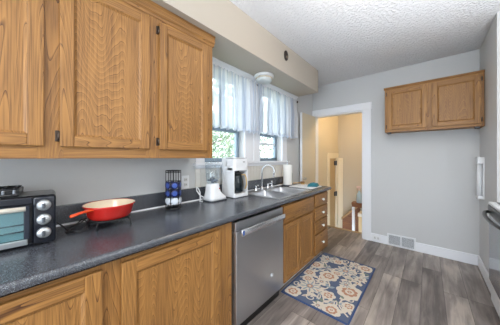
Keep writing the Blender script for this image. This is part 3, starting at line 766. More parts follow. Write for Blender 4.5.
# ------------------------------------------------------------ pod carousel with blue pods
CX, CY = -1.505, 0.815
t = thing('pod_carousel', 'black wire coffee pod tower near the wall outlet', 'pod holder', (CX, CY, CT))
m = MB().lathe([(0, 0), (0.058, 0), (0.060, 0.006), (0.058, 0.014), (0.0, 0.016)]); part('base', m, BLACK, t)
m = MB()
for k in range(6):
    a = 2*PI*k/6+0.2
    m.cyl((0.056*math.cos(a), 0.056*math.sin(a), 0.012), (0.056*math.cos(a), 0.056*math.sin(a), 0.298), 0.0026, n=8)
for z in (0.298, 0.285, 0.215, 0.155, 0.095, 0.035): m.tube([(0.056*math.cos(2*PI*i/36), 0.056*math.sin(2*PI*i/36), z) for i in range(36)], 0.0024, 6, True)
m.cyl((0, 0, 0.012), (0, 0, 0.298), 0.004, n=10)
for k in range(3): a = 2*PI*k/6+0.2; m.cyl((0.056*math.cos(a), 0.056*math.sin(a), 0.298), (-0.056*math.cos(a), -0.056*math.sin(a), 0.298), 0.0024, n=8)
part('wire_frame', m, BLACKM, t)
PODB = plain('blue_pod', rgb(24, 34, 92), 0.3); PODL = plain('pale_blue_foil', rgb(58, 84, 158), 0.3); PODW = plain('white_pod', rgb(214, 222, 232), 0.35)
def make_pod(name, mat):
    m = MB().mat(0).lathe([(0, -0.004), (0.014, -0.004), (0.024, 0.028), (0.0275, 0.029), (0.0275, 0.031), (0.018, 0.032)], n=20, axis='X')
    m.mat(1).lathe([(0.018, 0.032), (0.012, 0.0325), (0, 0.0325)], n=20, axis='X')
    return m, [mat, PODL if mat is PODB else PODW]
proto = {}
for row, (zz, mat, col) in enumerate(((0.185, PODB, 'blue'), (0.125, PODB, 'blue'), (0.066, PODW, 'white'))):
    for k in range(6):
        a = 2*PI*(k+0.5)/6+0.2
        if col not in proto:
            mm, mt = make_pod('coffee_pod', mat); o = part('coffee_pod', mm, mt); proto[col] = o
        else: o = proto[col].copy(); COL.objects.link(o)
        tag(o, '%s coffee pod held in the black wire tower' % col, 'coffee pod', '%s pods in the wire tower' % col)
        o.location = (CX+0.023*math.cos(a), CY+0.023*math.sin(a), CT+zz); o.rotation_euler = (0, 0, a)

# ------------------------------------------------------------ outlet with plug, chopper, coffee maker
t = thing('wall_outlet', 'white wall outlet above the backsplash behind the chopper', 'outlet', (WX, 1.0, 1.09))
part('plate', MB().box(0.0, 0.006, -0.037, 0.037, -0.058, 0.058, 0.003), WPLAS, t)
for zz in (0.022, -0.022):
    m = MB().box(0.006, 0.009, -0.017, 0.017, zz-0.016, zz+0.016, 0.003)
    q = part('socket', m, plain('socket_face', rgb(214, 214, 212), 0.4), t)
    part('slot', MB().box(0.009, 0.0094, -0.009, -0.006, zz-0.006, zz+0.006).box(0.009, 0.0094, 0.006, 0.009, zz-0.006, zz+0.006), BLACK, q)
GX, GY = -1.51, 1.205
t = thing('food_chopper', 'white electric chopper with clear bowl beside the coffee maker', 'food chopper', (GX, GY, CT))
t.scale = (1.1, 1.1, 1.1)
m = MB().prism(rrect(-0.068, 0.068, -0.062, 0.062, 0.05), 0.0, 0.012, 'Z').mat(0)
m2 = MB()
rings = []
for z, g, ex in ((0.008, 0.0, 0.055), (0.03, 0.002, 0.05), (0.05, 0.006, 0.03), (0.075, 0.010, 0.008), (0.12, 0.013, 0.0), (0.142, 0.016, 0.0), (0.146, 0.022, 0.0)):
    rings.append([m2.bm.verts.new((px, py, z)) for px, py in rrect(-0.066+g, 0.066-g, -0.062+g, 0.062-g+ex, 0.035)])
fs = []
for A, B in zip(rings, rings[1:]):
    n = len(A)
    for i in range(n): fs.append(m2.bm.faces.new((A[i], A[(i+1) % n], B[(i+1) % n], B[i])))
fs.append(m2.bm.faces.new(rings[0][::-1])); fs.append(m2.bm.faces.new(rings[-1])); m2._fin(fs, True)
part('motor_base', m2, WPLAS, t)
m.bm.free()
part('foot_pad', MB().prism(rrect(-0.070, 0.070, -0.065, 0.122, 0.04), 0.0, 0.009, 'Z'), DARKG, t, label='dark rubber foot')
part('button', MB().lathe([(0, 0), (0.006, 0), (0.006, 0.004), (0, 0.005)], (0.051, 0.03, 0.105), 12, 'X'), plain('red_button', rgb(180, 40, 40), 0.3), t, label='tiny red button')
part('bowl', MB().lathe([(0.040, 0.147), (0.048, 0.155), (0.055, 0.20), (0.060, 0.30), (0.062, 0.30), (0.0575, 0.20), (0.050, 0.152), (0.042, 0.145)], n=36), JAR, t, label='clear plastic bowl')
part('lid', MB().lathe([(0.064, 0.30), (0.064, 0.312), (0.05, 0.322), (0.02, 0.326), (0.018, 0.346), (0, 0.348)], n=36), JAR, t)
m = MB().tube([(0.0, 0.060, 0.285), (0.0, 0.094, 0.28), (0.0, 0.10, 0.24), (0.0, 0.088, 0.19), (0.0, 0.056, 0.185)], 0.006, 10)
part('bowl_handle', m, JAR, t)
m = MB()
for k in range(4):
    a = k*PI/2+0.5
    m.box(0.004, 0.042, -0.008, 0.008, 0.158+0.012*(k % 2), 0.163+0.012*(k % 2), 0.001) if k == 0 else None
m.cyl((0, 0, 0.147), (0, 0, 0.205), 0.012, 0.010, 16)
for k in range(4):
    a = k*PI/2+0.5; ca, sa = math.cos(a), math.sin(a); z = 0.165+0.012*(k % 2)
    m.prism([(0.01*ca-0.012*sa, 0.01*sa+0.012*ca), (0.044*ca-0.004*sa, 0.044*sa+0.004*ca), (0.044*ca+0.004*sa, 0.044*sa-0.004*ca), (0.01*ca+0.012*sa, 0.01*sa-0.012*ca)], z, z+0.014, 'Z')
part('blade', m, plain('grey_blade', rgb(120, 124, 132), 0.3, 0.4), t, label='grey blade hub')
m = MB().tube([(-0.03, -0.064, 0.03), (-0.05, -0.09, 0.05), (-0.07, -0.11, 0.09), (-0.085, -0.10, 0.115), (-0.095, -0.075, 0.10), (-0.08, -0.07, 0.07), (-0.055, -0.085, 0.035), (-0.03, -0.105, 0.006), (-0.02, -0.085, 0.006)], 0.005, 8)
part('power_cord', m, WPLAS, t, label='white bundled cord')

t = thing('coffee_maker', 'white drip coffee maker with dark carafe left of the sink', 'coffee maker', (-1.535, 1.495, CT))
x0, x1, y0, y1 = -0.075, 0.122, -0.10, 0.11
m = MB()
m.prism(rrect(x0, x1+0.004, y0, y1, 0.025), 0.006, 0.04, 'Z', 0.004)
part('base', m, WPLAS, t)
part('foot_pad', MB().prism(rrect(x0+0.004, x1, y0+0.004, y1-0.004, 0.02), 0.0, 0.007, 'Z'), DARKG, t, label='dark foot pad')
part('column', MB().prism(rrect(x0, -0.01, y0, y1, 0.02), 0.04, 0.39, 'Z', 0.003), WPLAS, t)
part('brew_head', MB().prism(rrect(-0.012, x1, y0, y1, 0.03), 0.268, 0.385, 'Z', 0.006), WPLAS, t)
part('lid', MB().prism(rrect(x0+0.008, x1-0.008, y0+0.008, y1-0.008, 0.025), 0.388, 0.402, 'Z', 0.004), plain('pale_grey_lid', rgb(212, 214, 216), 0.35), t)
part('brew_badge', MB().box(x1, x1+0.0012, 0.02, 0.05, 0.352, 0.358), DARKG, t, label='small dark badge')
part('warming_plate', MB().lathe([(0, 0.04), (0.058, 0.04), (0.06, 0.044), (0, 0.045)], (0.04, 0, 0)), BLACK, t)
for ya in (y0, y1-0.014): part('side_panel', MB().box(-0.012, x1-0.012, ya, ya+0.014, 0.038, 0.30, 0.004), WPLAS, t)
part('recess_panel', MB().box(-0.0105, -0.004, y0+0.012, y1-0.012, 0.045, 0.267), BLACK, t, label='black recess behind the carafe')
c_ = part('carafe', MB().lathe([(0, 0.046), (0.06, 0.046), (0.07, 0.06), (0.074, 0.10), (0.070, 0.16), (0.06, 0.2), (0.055, 0.225), (0.0, 0.226)], (0.046, 0.0, 0), 36), DARKGLASS, t, label='dark glass carafe')
part('carafe_lid', MB().lathe([(0, 0.25), (0.045, 0.248), (0.05, 0.226), (0, 0.226)], (0.046, 0, 0)), BLACK, c_)
part('carafe_handle', MB().tube([(0.075, 0.045, 0.222), (0.098, 0.075, 0.222), (0.108, 0.082, 0.19), (0.114, 0.084, 0.12), (0.10, 0.074, 0.075)], 0.008, 10), plain('amber_tan_handle', rgb(196, 168, 120), 0.35), c_, label='tan carafe handle')
m = MB()
for yy in (-0.04, -0.012, 0.018): m.box(0.1015, 0.1025, yy, yy+0.006, 0.08, 0.2)
m.bm.free()

# ------------------------------------------------------------ small sink side things
t = thing('paper_towel_holder', 'upright dark paper towel holder on the counter past the sink', 'paper towel holder', (-1.515, 2.56, CT))
part('base', MB().lathe([(0, 0), (0.075, 0), (0.077, 0.006), (0.07, 0.012), (0, 0.012)]), DARKG, t)
part('post', MB().cyl((0, 0, 0.012), (0, 0, 0.335), 0.008, n=12), CHROME, t)
part('finial', MB().lathe([(0, 0.33), (0.012, 0.335), (0.016, 0.345), (0.01, 0.357), (0, 0.36)]), CHROME, t)
part('tension_arm', MB().tube([(0.03, 0.068, 0.012), (0.03, 0.072, 0.16), (0.03, 0.07, 0.175)], 0.006, 8), DARKG, t)
m = MB().lathe([(0.02, 0.015), (0.063, 0.015), (0.0635, 0.02), (0.0635, 0.29), (0.063, 0.295), (0.02, 0.295), (0.02, 0.015)], n=40)
o = part('paper_towel_roll', m, PAPER); o.location = (-1.515, 2.56, CT); tag(o, 'white paper towel roll standing on its holder by the window', 'paper towel')

o = part('sponge', MB().box(-0.035, 0.035, -0.016, 0.016, 0.0, 0.026, 0.004, 3), BLUE); o.location = (-1.50, 1.624, CT+0.0005)
tag(o, 'bright blue sponge beside the coffee maker', 'sponge')
m = MB().prism(rrect(-0.17, 0.17, -0.165, 0.165, 0.03), 0.0, 0.009, 'Z', 0.003)
o = part('drying_mat', m, WHITEMAT); o.location = (-1.27, 2.62, CT+0.0005); tag(o, 'pale drying mat on the counter end right of the sink', 'drying mat')
# folded cloth: stacked soft layers
m = MB()
for k in range(3):
    n = 14; g = 0.006*k; z0 = 0.012*k
    b2 = bmesh.new(); bmesh.ops.create_grid(b2, x_segments=n, y_segments=n, size=1)
    vs = {}
    def wob(u, v): return 0.004*math.sin(5*u+k)+0.004*math.cos(4*v+2*k)
    top = [[None]*(n+1) for _ in range(n+1)]; bot = [[None]*(n+1) for _ in range(n+1)]
    for i in range(n+1):
        for j in range(n+1):
            u, v = 2*i/n-1, 2*j/n-1
            ed = (1-max(abs(u), abs(v))**6)
            X_, Y_ = u*(0.065-g), v*(0.10-g)+0.008*u
            top[i][j] = m.bm.verts.new((X_, Y_, z0+0.003+0.009*ed+max(0, wob(u, v))*ed)); bot[i][j] = m.bm.verts.new((X_, Y_, z0))
    b2.free(); fs = []
    for i in range(n):
        for j in range(n):
            fs.append(m.bm.faces.new((top[i][j], top[i+1][j], top[i+1][j+1], top[i][j+1]))); fs.append(m.bm.faces.new((bot[i][j], bot[i][j+1], bot[i+1][j+1], bot[i+1][j])))
    for i in range(n):
        for a in (0, n):
            fs.append(m.bm.faces.new((top[i][a], top[i+1][a], bot[i+1][a], bot[i][a]))); fs.append(m.bm.faces.new((top[a][i], top[a][i+1], bot[a][i+1], bot[a][i])))
    m._fin(fs, True)
o = part('dish_cloth', m, TEAL); o.location = (-1.19, 2.69, CT+0.0095); o.rotation_euler = (0, 0, 0.25); tag(o, 'folded teal dish cloth at the far counter end', 'dish cloth')
t = thing('dish_brush', 'tan bristle dish brush lying behind the teal cloth', 'brush', (-1.40, 2.74, CT+0.01), 0.9)
part('brush_handle', MB().tube([(-0.12, 0, 0.018), (-0.06, 0, 0.022), (0, 0, 0.03)], [0.007, 0.006, 0.009], 10), plain('pale_wood_handle', rgb(196, 158, 104), 0.5), t)
part('brush_head', MB().lathe([(0, 0.022), (0.03, 0.022), (0.032, 0.032), (0.024, 0.04), (0, 0.041)], (0.025, 0, 0)), plain('brown_wood_head', rgb(140, 98, 54), 0.5), t)
part('bristles', MB().lathe([(0, 0), (0.03, 0), (0.027, 0.022), (0, 0.022)], (0.025, 0, 0)), TAN, t)

# ------------------------------------------------------------ curtains, rod, soffit fixtures
RODX, RODZ = -1.555, 2.185
t = thing('curtain_rod', 'slim dark curtain rod under the soffit over both windows', 'curtain rod', (RODX, 2.0, RODZ))
part('rod', MB().cyl((0, -0.90, 0), (0, 0.90, 0), 0.008, n=12), plain('pewter_rod', rgb(120, 122, 128), 0.35, 0.6), t)
for s_ in (-1, 1):
    part('finial', MB().lathe([(0.008, 0), (0.014, 0.006), (0.018, 0.02), (0.012, 0.034), (0, 0.038)] if s_ > 0 else [(0, -0.038), (0.012, -0.034), (0.018, -0.02), (0.014, -0.006), (0.008, 0)], (0, s_*0.90, 0), 16, 'Y'), BRONZE, t, label='dark bronze end knob')
    part('bracket', MB().box(-0.067, 0.004, s_*0.86-0.008, s_*0.86+0.008, -0.018, -0.008, 0.002).box(-0.067, -0.06, s_*0.86-0.014, s_*0.86+0.014, -0.045, 0.02, 0.002), BRONZE, t)
def curtain(y0, y1, label, ph, nf):
    m = MB(); NU, NV = nf*12, 22
    zt, zb = RODZ+0.012, 1.600
    rows = []
    for j in range(NV+1):
        v = j/NV; z = zt+(zb-zt)*v
        row = []
        for i in range(NU+1):
            u = i/NU; w = u*nf*2*PI+ph
            amp = 0.007+0.023*min(1, v*2.2)
            x = RODX+0.022+amp*math.sin(w+0.6*math.sin(2.1*w*0.37+ph))+0.006*math.sin(0.5*w)
            yv = y0+(y1-y0)*u+0.010*v*math.sin(2*w+1.0)+0.012*v*math.sin(0.7*w)*(1 if 0.05 < u < 0.95 else 0)
            zz = z+(0.010*math.sin(w*1.0+0.8)*v if j == NV else 0)+(0.006*math.cos(2*w) if j == 0 else 0)
            row.append((x, yv, zz))
        rows.append(row)
    V = [[m.bm.verts.new(p) for p in r] for r in rows]; fs = []
    for j in range(NV):
        for i in range(NU): fs.append(m.bm.faces.new((V[j][i], V[j][i+1], V[j+1][i+1], V[j+1][i])))
    m._fin(fs, True)
    t = thing('curtain', label, 'curtain', (RODX, (y0+y1)/2, 1.61))
    for f, (j, i) in zip(fs, [(j, i) for j in range(NV) for i in range(NU)]):
        f.material_index = 2 if j >= NV-1 else (1 if i % 8 < 3 else 0)
    part('sheer_panel', m, [SHEER, STRIPE, HEM], t, world=True)
    for k in range(nf+1):
        yy = y0+(y1-y0)*k/nf
        part('curtain_clip', MB().tube([(RODX+0.012*math.cos(a), yy, RODZ+0.002+0.012*math.sin(a)) for a in [2*PI*q/14 for q in range(14)]], 0.0022, 6, True), BRONZE, t, world=True)
curtain(1.13, 1.875, 'striped sheer curtain over the window nearest the oak cabinets', 0.3, 9)
curtain(1.895, 2.835, 'striped sheer curtain over the window farthest from the cabinets', 1.1, 10)

t = thing('soffit_light', 'round white light fixture under the soffit between the curtains', 'light fixture', (-1.48, 1.955, SOFZ))
t.scale = (1, 1, 0.8)
part('canopy', MB().lathe([(0, 0), (0.115, 0), (0.118, -0.008), (0.115, -0.035), (0.10, -0.042), (0.0, -0.042)]), WPLAS, t)
part('collar', MB().lathe([(0.098, -0.042), (0.102, -0.048), (0.102, -0.056), (0.094, -0.060), (0, -0.060)]), plain('cream_collar', rgb(206, 194, 172), 0.4), t)
part('lamp_glass', MB().lathe([(0.094, -0.060), (0.096, -0.075), (0.088, -0.092), (0.06, -0.104), (0, -0.108)]), plain('frosted_glass', rgb(216, 222, 222), 0.35), t)
t = thing('wall_plaque', 'small dark oval plaque high on the soffit face', 'plaque', (SOFX, 2.07, 2.495))
m = MB()
rings = []
for x, k in ((0.0, 1.0), (0.010, 1.0), (0.016, 0.8), (0.018, 0.5)):
    rings.append([m.bm.verts.new((x, 0.040*k*math.cos(a), 0.058*k*math.sin(a))) for a in [2*PI*i/28 for i in range(28)]])
fs = []
for A, B in zip(rings, rings[1:]):
    for i in range(28): fs.append(m.bm.faces.new((A[i], A[(i+1) % 28], B[(i+1) % 28], B[i])))
fs.append(m.bm.faces.new(rings[-1])); m._fin(fs, True)
part('plate', m, plain('dark_brown_plaque', rgb(44, 34, 28), 0.4), t)
part('relief', MB().lathe([(0.018, 0.016), (0.016, 0.021), (0.008, 0.025), (0, 0.026)], (0, 0.004, -0.018), 18, 'X'), plain('taupe_relief', rgb(128, 110, 90), 0.5), t, label='lighter raised centre')

# ------------------------------------------------------------ far wall register, baseboard outlet, wall fixture
t = thing('floor_register', 'white louvred air register set in the far baseboard', 'air vent', (-0.295, FY-0.016, 0))
m = MB(); a0, a1, b0, b1 = -0.168, 0.168, 0.004, 0.180
m.box(a0, a1, -0.010, 0, b0, b0+0.022, 0.002); m.box(a0, a1, -0.010, 0, b1-0.022, b1, 0.002)
m.box(a0, a0+0.02, -0.010, 0, b0+0.022, b1-0.022); m.box(a1-0.02, a1, -0.010, 0, b0+0.022, b1-0.022); m.box(-0.008, 0.008, -0.010, 0, b0+0.022, b1-0.022)
part('frame', m, WPLAS, t)
part('backing', MB().box(a0+0.02, a1-0.02, -0.0012, -0.0002, b0+0.022, b1-0.022), DARKG, t)
for lx0, lx1 in ((a0+0.02, -0.008), (0.008, a1-0.02)):
    m = MB()
    for k in range(13): m.box(lx0, lx1, -0.008, -0.0015, b0+0.0235+k*0.0101, b0+0.0295+k*0.0101)
    part('louvre', m, plain('louvre_white_%d' % int(lx0*100), rgb(206, 210, 214), 0.4), t)
part('lever', MB().box(a1-0.012, a1-0.008, -0.016, -0.010, 0.08, 0.105), WPLAS, t)
t = thing('baseboard_outlet', 'white outlet set sideways in the baseboard by the door casing', 'outlet', (-0.60, FY-0.016, 0.066))
part('plate', MB().box(-0.057, 0.057, -0.006, 0, -0.036, 0.036, 0.003), WPLAS, t)
for xx in (-0.021, 0.021):
    q = part('socket', MB().box(xx-0.015, xx+0.015, -0.009, -0.006, -0.016, 0.016, 0.003), plain('outlet_face_%d' % int(xx*1000), rgb(222, 222, 222), 0.4), t)
    part('slot', MB().box(xx-0.007, xx+0.007, -0.0094, -0.009, -0.010, -0.006).box(xx-0.007, xx+0.007, -0.0094, -0.009, 0.006, 0.010), BLACK, q)
t = thing('wall_bracket', 'slim white upright rack mounted in the right corner above the stove', 'wall fixture', (RX, 3.44, 1.08))
part('backplate', MB().box(-0.012, 0, -0.05, 0.05, -0.235, 0.235, 0.003), WPLAS, t)
part('end_cap', MB().box(-0.055, -0.012, -0.06, 0.06, 0.16, 0.235, 0.006), WPLAS, t)
part('end_cap', MB().box(-0.055, -0.012, -0.06, 0.06, -0.235, -0.20, 0.006), WPLAS, t)
part('roller', MB().cyl((-0.034, 0.0, -0.20), (-0.034, 0.0, 0.16), 0.02, n=18), WPLAS, t)

# ------------------------------------------------------------ stove
RGX, RG0, RG1 = 0.415, 2.06, 2.815
t = thing('stove', 'white stove with black handle at the right edge', 'stove', (RGX+0.32, (RG0+RG1)/2, 0))
part('body', MB().box(RGX+0.03, RGX+0.65, RG0, RG1, 0.03, 0.89, 0.003), WPLAS, t, world=True)
part('cooktop', MB().box(RGX-0.004, RGX+0.65, RG0, RG1, 0.89, 0.912, 0.004), WPLAS, t, world=True)
part('cooktop_glass', MB().box(RGX+0.04, RGX+0.60, RG0+0.03, RG1-0.03, 0.912, 0.916), DARKG, t, world=True)
d = part('oven_door', MB().box(RGX, RGX+0.03, RG0+0.006, RG1-0.002, 0.215, 0.80, 0.004), plain('glossy_grey_oven_door', rgb(120, 126, 134), 0.10, 0.55), t, world=True)
part('control_strip', MB().box(RGX-0.008, RGX+0.03, RG0+0.004, RG1-0.002, 0.805, 0.888, 0.010, 3), BLACK, t, world=True)
pts = []
for i in range(17):
    u = i/16; pts.append((RGX-0.006-0.055*math.sin(PI*u)**0.45, RG0+0.03+(RG1-RG0-0.05)*u, 0.825+0.0*u))
part('oven_handle', MB().tube(pts, 0.013, 12), BLACK, d, world=True, label='black bowed handle')
part('storage_drawer', MB().box(RGX+0.012, RGX+0.03, RG0+0.006, RG1-0.002, 0.035, 0.205, 0.004), WPLAS, t, world=True)
part('plinth', MB().box(RGX+0.05, RGX+0.60, RG0+0.02, RG1-0.02, 0.0, 0.03), BLACK, t, world=True)

# ------------------------------------------------------------ rug
RX0, RX1, RY0, RY1 = -1.075, -0.467, 1.70, 2.775
rcx, rcy = (RX0+RX1)/2, (RY0+RY1)/2
hw_, hl_ = (RX1-RX0)/2, (RY1-RY0)/2
RM = [plain('rug_blue', rgb(90, 102, 128), 0.95, bump=0.5, bscale=500, var=0.25), plain('rug_cream', rgb(218, 208, 192), 0.95, bump=0.5, bscale=500, var=0.08),
      plain('rug_rust', rgb(186, 138, 112), 0.95, bump=0.5, bscale=500, var=0.15), plain('rug_mist', rgb(150, 164, 172), 0.95, bump=0.5, bscale=500, var=0.12),
      plain('rug_sage', rgb(126, 138, 126), 0.95, bump=0.5, bscale=500, var=0.12)]
t = thing('rug', 'blue floral runner rug with cream blossoms in front of the sink', 'rug', (rcx, rcy, 0.0005))
m = MB().prism(rrect(-hw_, hw_, -hl_, hl_, 0.012, 4), 0.0, 0.009, 'Z', 0.002)
ZL = [0.009]; LMAX = [0.0108]
def layer(): ZL[0] += 0.00006; return ZL[0]
def reset(z): ZL[0] = z
def clipok(x, y, g=0.016): return abs(x) < hw_-g and abs(y) < hl_-g
def disc(x, y, r, mi, n=18, sx=1.0, rot=0.0, wob=0.0, k=5):
    z = layer(); P = []
    for i in range(n):
        a = 2*PI*i/n; rr = r*(1+wob*math.cos(k*a))
        u, v = rr*math.cos(a), rr*sx*math.sin(a)
        X, Y = x+u*math.cos(rot)-v*math.sin(rot), y+u*math.sin(rot)+v*math.cos(rot)
        P.append((max(-hw_+0.014, min(hw_-0.014, X)), max(-hl_+0.014, min(hl_-0.014, Y)), z))
    m.mat(mi)
    c0 = m.bm.verts.new((sum(p[0] for p in P)/n, sum(p[1] for p in P)/n, z)); vs = [m.bm.verts.new(p) for p in P]
    m._fin([m.bm.faces.new((c0, vs[i], vs[(i+1) % n])) for i in range(n)])
def leaf(x, y, l_, w, rot, mi=1, vein=None):
    if ZL[0] > LMAX[0]: ZL[0] = LMAX[0]-0.0007
    for (ml, mw, mm) in ((1, 1, mi),)+(((0.6, 0.35, vein),) if vein is not None else ()):
        z = layer(); P = []
        for i in range(9):
            u = i/8; P.append((u*l_*ml+(1-ml)*0.5*l_, w*mw*math.sin(PI*u)**0.8))
        for i in range(7, 0, -1):
            u = i/8; P.append((u*l_*ml+(1-ml)*0.5*l_, -w*mw*math.sin(PI*u)**0.8))
        Q = [(x+a*math.cos(rot)-b*math.sin(rot), y+a*math.sin(rot)+b*math.cos(rot)) for a, b in P]
        m.mat(mm).poly([(max(-hw_+0.014, min(hw_-0.014, a)), max(-hl_+0.014, min(hl_-0.014, b)), z) for a, b in Q])
def flower(x, y, r, n, inner=2, core=1, rot=0.0, style=0):
    if style == 0:      # layered rose
        for k in range(n): a = rot+2*PI*k/n; disc(x+0.62*r*math.cos(a), y+0.62*r*math.sin(a), r*0.42, 1, 14)
        disc(x, y, r*0.72, 1); 
        for k in range(n): a = rot+2*PI*(k+0.5)/n; disc(x+0.42*r*math.cos(a), y+0.42*r*math.sin(a), r*0.2, inner, 10)
        disc(x, y, r*0.42, inner, 18, wob=0.12, k=n); disc(x, y, r*0.35, core, 18, wob=0.12, k=n); disc(x, y, r*0.17, inner, 12); disc(x, y, r*0.08, core, 8)
    else:               # pointed star blossom
        for k in range(n):
            a = rot+2*PI*k/n; leaf(x+0.08*r*math.cos(a), y+0.08*r*math.sin(a), r, r*0.2, a, 1, 3 if style == 2 else None)
        disc(x, y, r*0.34, 3, 14); disc(x, y, r*0.24, inner, 14, wob=0.15, k=6); disc(x, y, r*0.12, core, 10)
def ribbon(pts, w0, w1, mi=1):
    z = layer(); n = len(pts); L_, R_ = [], []
    for i, (x, y) in enumerate(pts):
        x2, y2 = pts[min(i+1, n-1)]; x1, y1 = pts[max(i-1, 0)]
        dx, dy = x2-x1, y2-y1; q = math.hypot(dx, dy) or 1; w = (w0+(w1-w0)*i/(n-1))/2
        for S, sg in ((L_, 1), (R_, -1)):
            S.append(m.bm.verts.new((max(-hw_+0.014, min(hw_-0.014, x-dy/q*w*sg)), max(-hl_+0.014, min(hl_-0.014, y+dx/q*w*sg)), z)))
    m.mat(mi); m._fin([m.bm.faces.new((L_[i], L_[i+1], R_[i+1], R_[i])) for i in range(n-1)])
def scroll(x, y, r, a0, turns, sgn=1, w=0.014, mi=1):
    pts = []
    for i in range(40):
        u = i/39; a = a0+sgn*turns*2*PI*u; rr = r*(1-0.78*u); pts.append((x+rr*math.cos(a), y+rr*math.sin(a)))
    ribbon(pts, w, w*0.6, mi); disc(pts[-1][0], pts[-1][1], w*0.8, mi, 10)
def vine(P, w=0.014, mi=1):
    pts = []
    for i in range(len(P)-1):
        p0 = P[max(i-1, 0)]; p1 = P[i]; p2 = P[i+1]; p3 = P[min(i+2, len(P)-1)]
        for s_ in range(8):
            q = s_/8
            pts.append(tuple(0.5*((2*p1[c])+(-p0[c]+p2[c])*q+(2*p0[c]-5*p1[c]+4*p2[c]-p3[c])*q*q+(-p0[c]+3*p1[c]-3*p2[c]+p3[c])*q**3) for c in (0, 1)))
    pts.append(P[-1]); ribbon(pts, w, w, mi)
    return pts
# vines
HID = []
for P in ([(-0.27, -0.50), (-0.20, -0.34), (-0.06, -0.30), (0.02, -0.16), (-0.06, 0.0), (-0.02, 0.16), (0.1, 0.26), (0.06, 0.42), (0.12, 0.52)],
          [(0.28, -0.46), (0.18, -0.36), (0.20, -0.2), (0.26, -0.06), (0.16, 0.06), (0.22, 0.2), (0.28, 0.3)],
          [(-0.28, -0.2), (-0.18, -0.1), (-0.22, 0.06), (-0.14, 0.2), (-0.22, 0.34), (-0.12, 0.5)],
          [(0.0, -0.52), (0.06, -0.42), (0.0, -0.3)], [(0.27, 0.50), (0.2, 0.42), (0.24, 0.3)]):
    pts = vine(P)
    for i in range(3, len(pts)-2, 5):
        (x, y), (x2, y2) = pts[i], pts[i+1]; a = math.atan2(y2-y, x2-x)
        leaf(x, y, 0.066, 0.017, a+0.8, random.choice((1, 3, 4)), None); leaf(x, y, 0.066, 0.017, a-0.8, random.choice((1, 1, 3)), None)
SPOTS = []
for args in ((0.16, -0.42, 0.085, 2.6, 1.25, -1), (-0.05, -0.43, 0.06, 0.5, 1.2, 1), (-0.10, 0.10, 0.06, 0.0, 1.2, 1), (0.13, 0.10, 0.06, 3.0, 1.2, -1),
             (-0.23, 0.22, 0.05, -1.0, 1.2, 1), (0.18, 0.33, 0.06, 2.0, 1.2, 1), (-0.02, 0.46, 0.055, 1.0, 1.2, -1), (0.24, -0.23, 0.05, 1.0, 1.2, 1), (-0.25, -0.32, 0.05, 1.0, 1.2, -1)):
    scroll(*args)
reset(0.0102)
for k in range(110):
    x, y = random.uniform(-hw_+0.03, hw_-0.03), random.uniform(-hl_+0.03, hl_-0.03)
    leaf(x, y, random.uniform(0.055, 0.10), random.uniform(0.013, 0.022), random.uniform(0, 2*PI), random.choice((1, 1, 1, 1, 3)), random.choice((None, None, 2, 0)))
LMAX[0] = 1.0
for args in ((0.20, -0.12, 0.105, 8, 2, 1, 0.1, 0), (-0.05, 0.02, 0.088, 7, 2, 1, 0.4, 0), (-0.13, -0.28, 0.105, 9, 2, 1, 0.2, 2), (0.06, 0.24, 0.10, 9, 2, 1, 0.5, 2),
             (0.22, 0.44, 0.072, 7, 2, 1, 0.0, 0), (-0.20, 0.38, 0.085, 8, 2, 1, 0.3, 2), (-0.24, -0.05, 0.062, 6, 2, 1, 0, 0), (0.06, -0.30, 0.06, 6, 2, 1, 0.2, 0),
             (-0.22, -0.46, 0.07, 7, 2, 1, 0.2, 0), (0.23, 0.17, 0.06, 8, 2, 1, 0.1, 1), (-0.07, 0.40, 0.055, 6, 2, 1, 0.1, 0), (0.04, -0.49, 0.05, 7, 2, 1, 0.1, 1), (-0.25, 0.16, 0.07, 8, 2, 1, 0.1, 0), (0.14, -0.02, 0.06, 9, 2, 1, 0.3, 2), (0.12, 0.45, 0.06, 7, 2, 1, 0.4, 1), (-0.07, -0.13, 0.06, 8, 2, 1, 0.2, 1), (0.0, 0.13, 0.05, 6, 2, 1, 0.5, 0), (-0.20, -0.17, 0.055, 7, 2, 1, 0.5, 0), (0.15, -0.47, 0.07, 8, 2, 1, 0.5, 0), (0.25, -0.33, 0.05, 6, 2, 1, 0.1, 0)):
    reset(0.0109); flower(args[0], args[1], args[2]*1.12, *args[3:])
part('pile', m, RM, t)
part('bound_edge', MB().box(-hw_-0.003, -hw_+0.009, -hl_, hl_, 0, 0.0105, 0.002).box(hw_-0.009, hw_+0.003, -hl_, hl_, 0, 0.0105, 0.002).box(-hw_-0.003, hw_+0.003, -hl_-0.003, -hl_+0.009, 0, 0.0105, 0.002).box(-hw_-0.003, hw_+0.003, hl_-0.009, hl_+0.003, 0, 0.0105, 0.002), plain('rug_edge_blue', rgb(58, 80, 124), 0.9, bump=0.4, bscale=400), t, label='blue bound edge')

# ------------------------------------------------------------ things seen down the stairwell
t = thing('stair_half_wall', 'brown wood stair side panel with sloped cap rail beyond the doorway', 'stair panel', (-1.3, 5.0, -0.75))
part('side_panel', MB().prism([(-1.50, -0.75), (-1.14, -0.75), (-1.14, 0.24), (-1.50, -0.12)], 4.99, 5.03, 'Y'), BROWN, t, world=True)
part('cap_rail', MB().prism([(-1.51, -0.13), (-1.11, 0.26), (-1.11, 0.32), (-1.51, -0.07)], 4.95, 5.07, 'Y', 0.006), plain('tan_cap', rgb(172, 136, 92), 0.5), t, world=True)
t = thing('utility_shelf', 'small brown wooden shelf stand with white legs in the stairwell', 'shelf', (-0.95, 4.30, -0.75))
part('shelf_top', MB().box(-1.105, -0.72, 4.22, 4.40, 0.41, 0.45, 0.004), BROWN, t, world=True)
part('apron', MB().box(-1.10, -0.735, 4.23, 4.25, 0.37, 0.41, 0.003), BROWN, t, world=True)
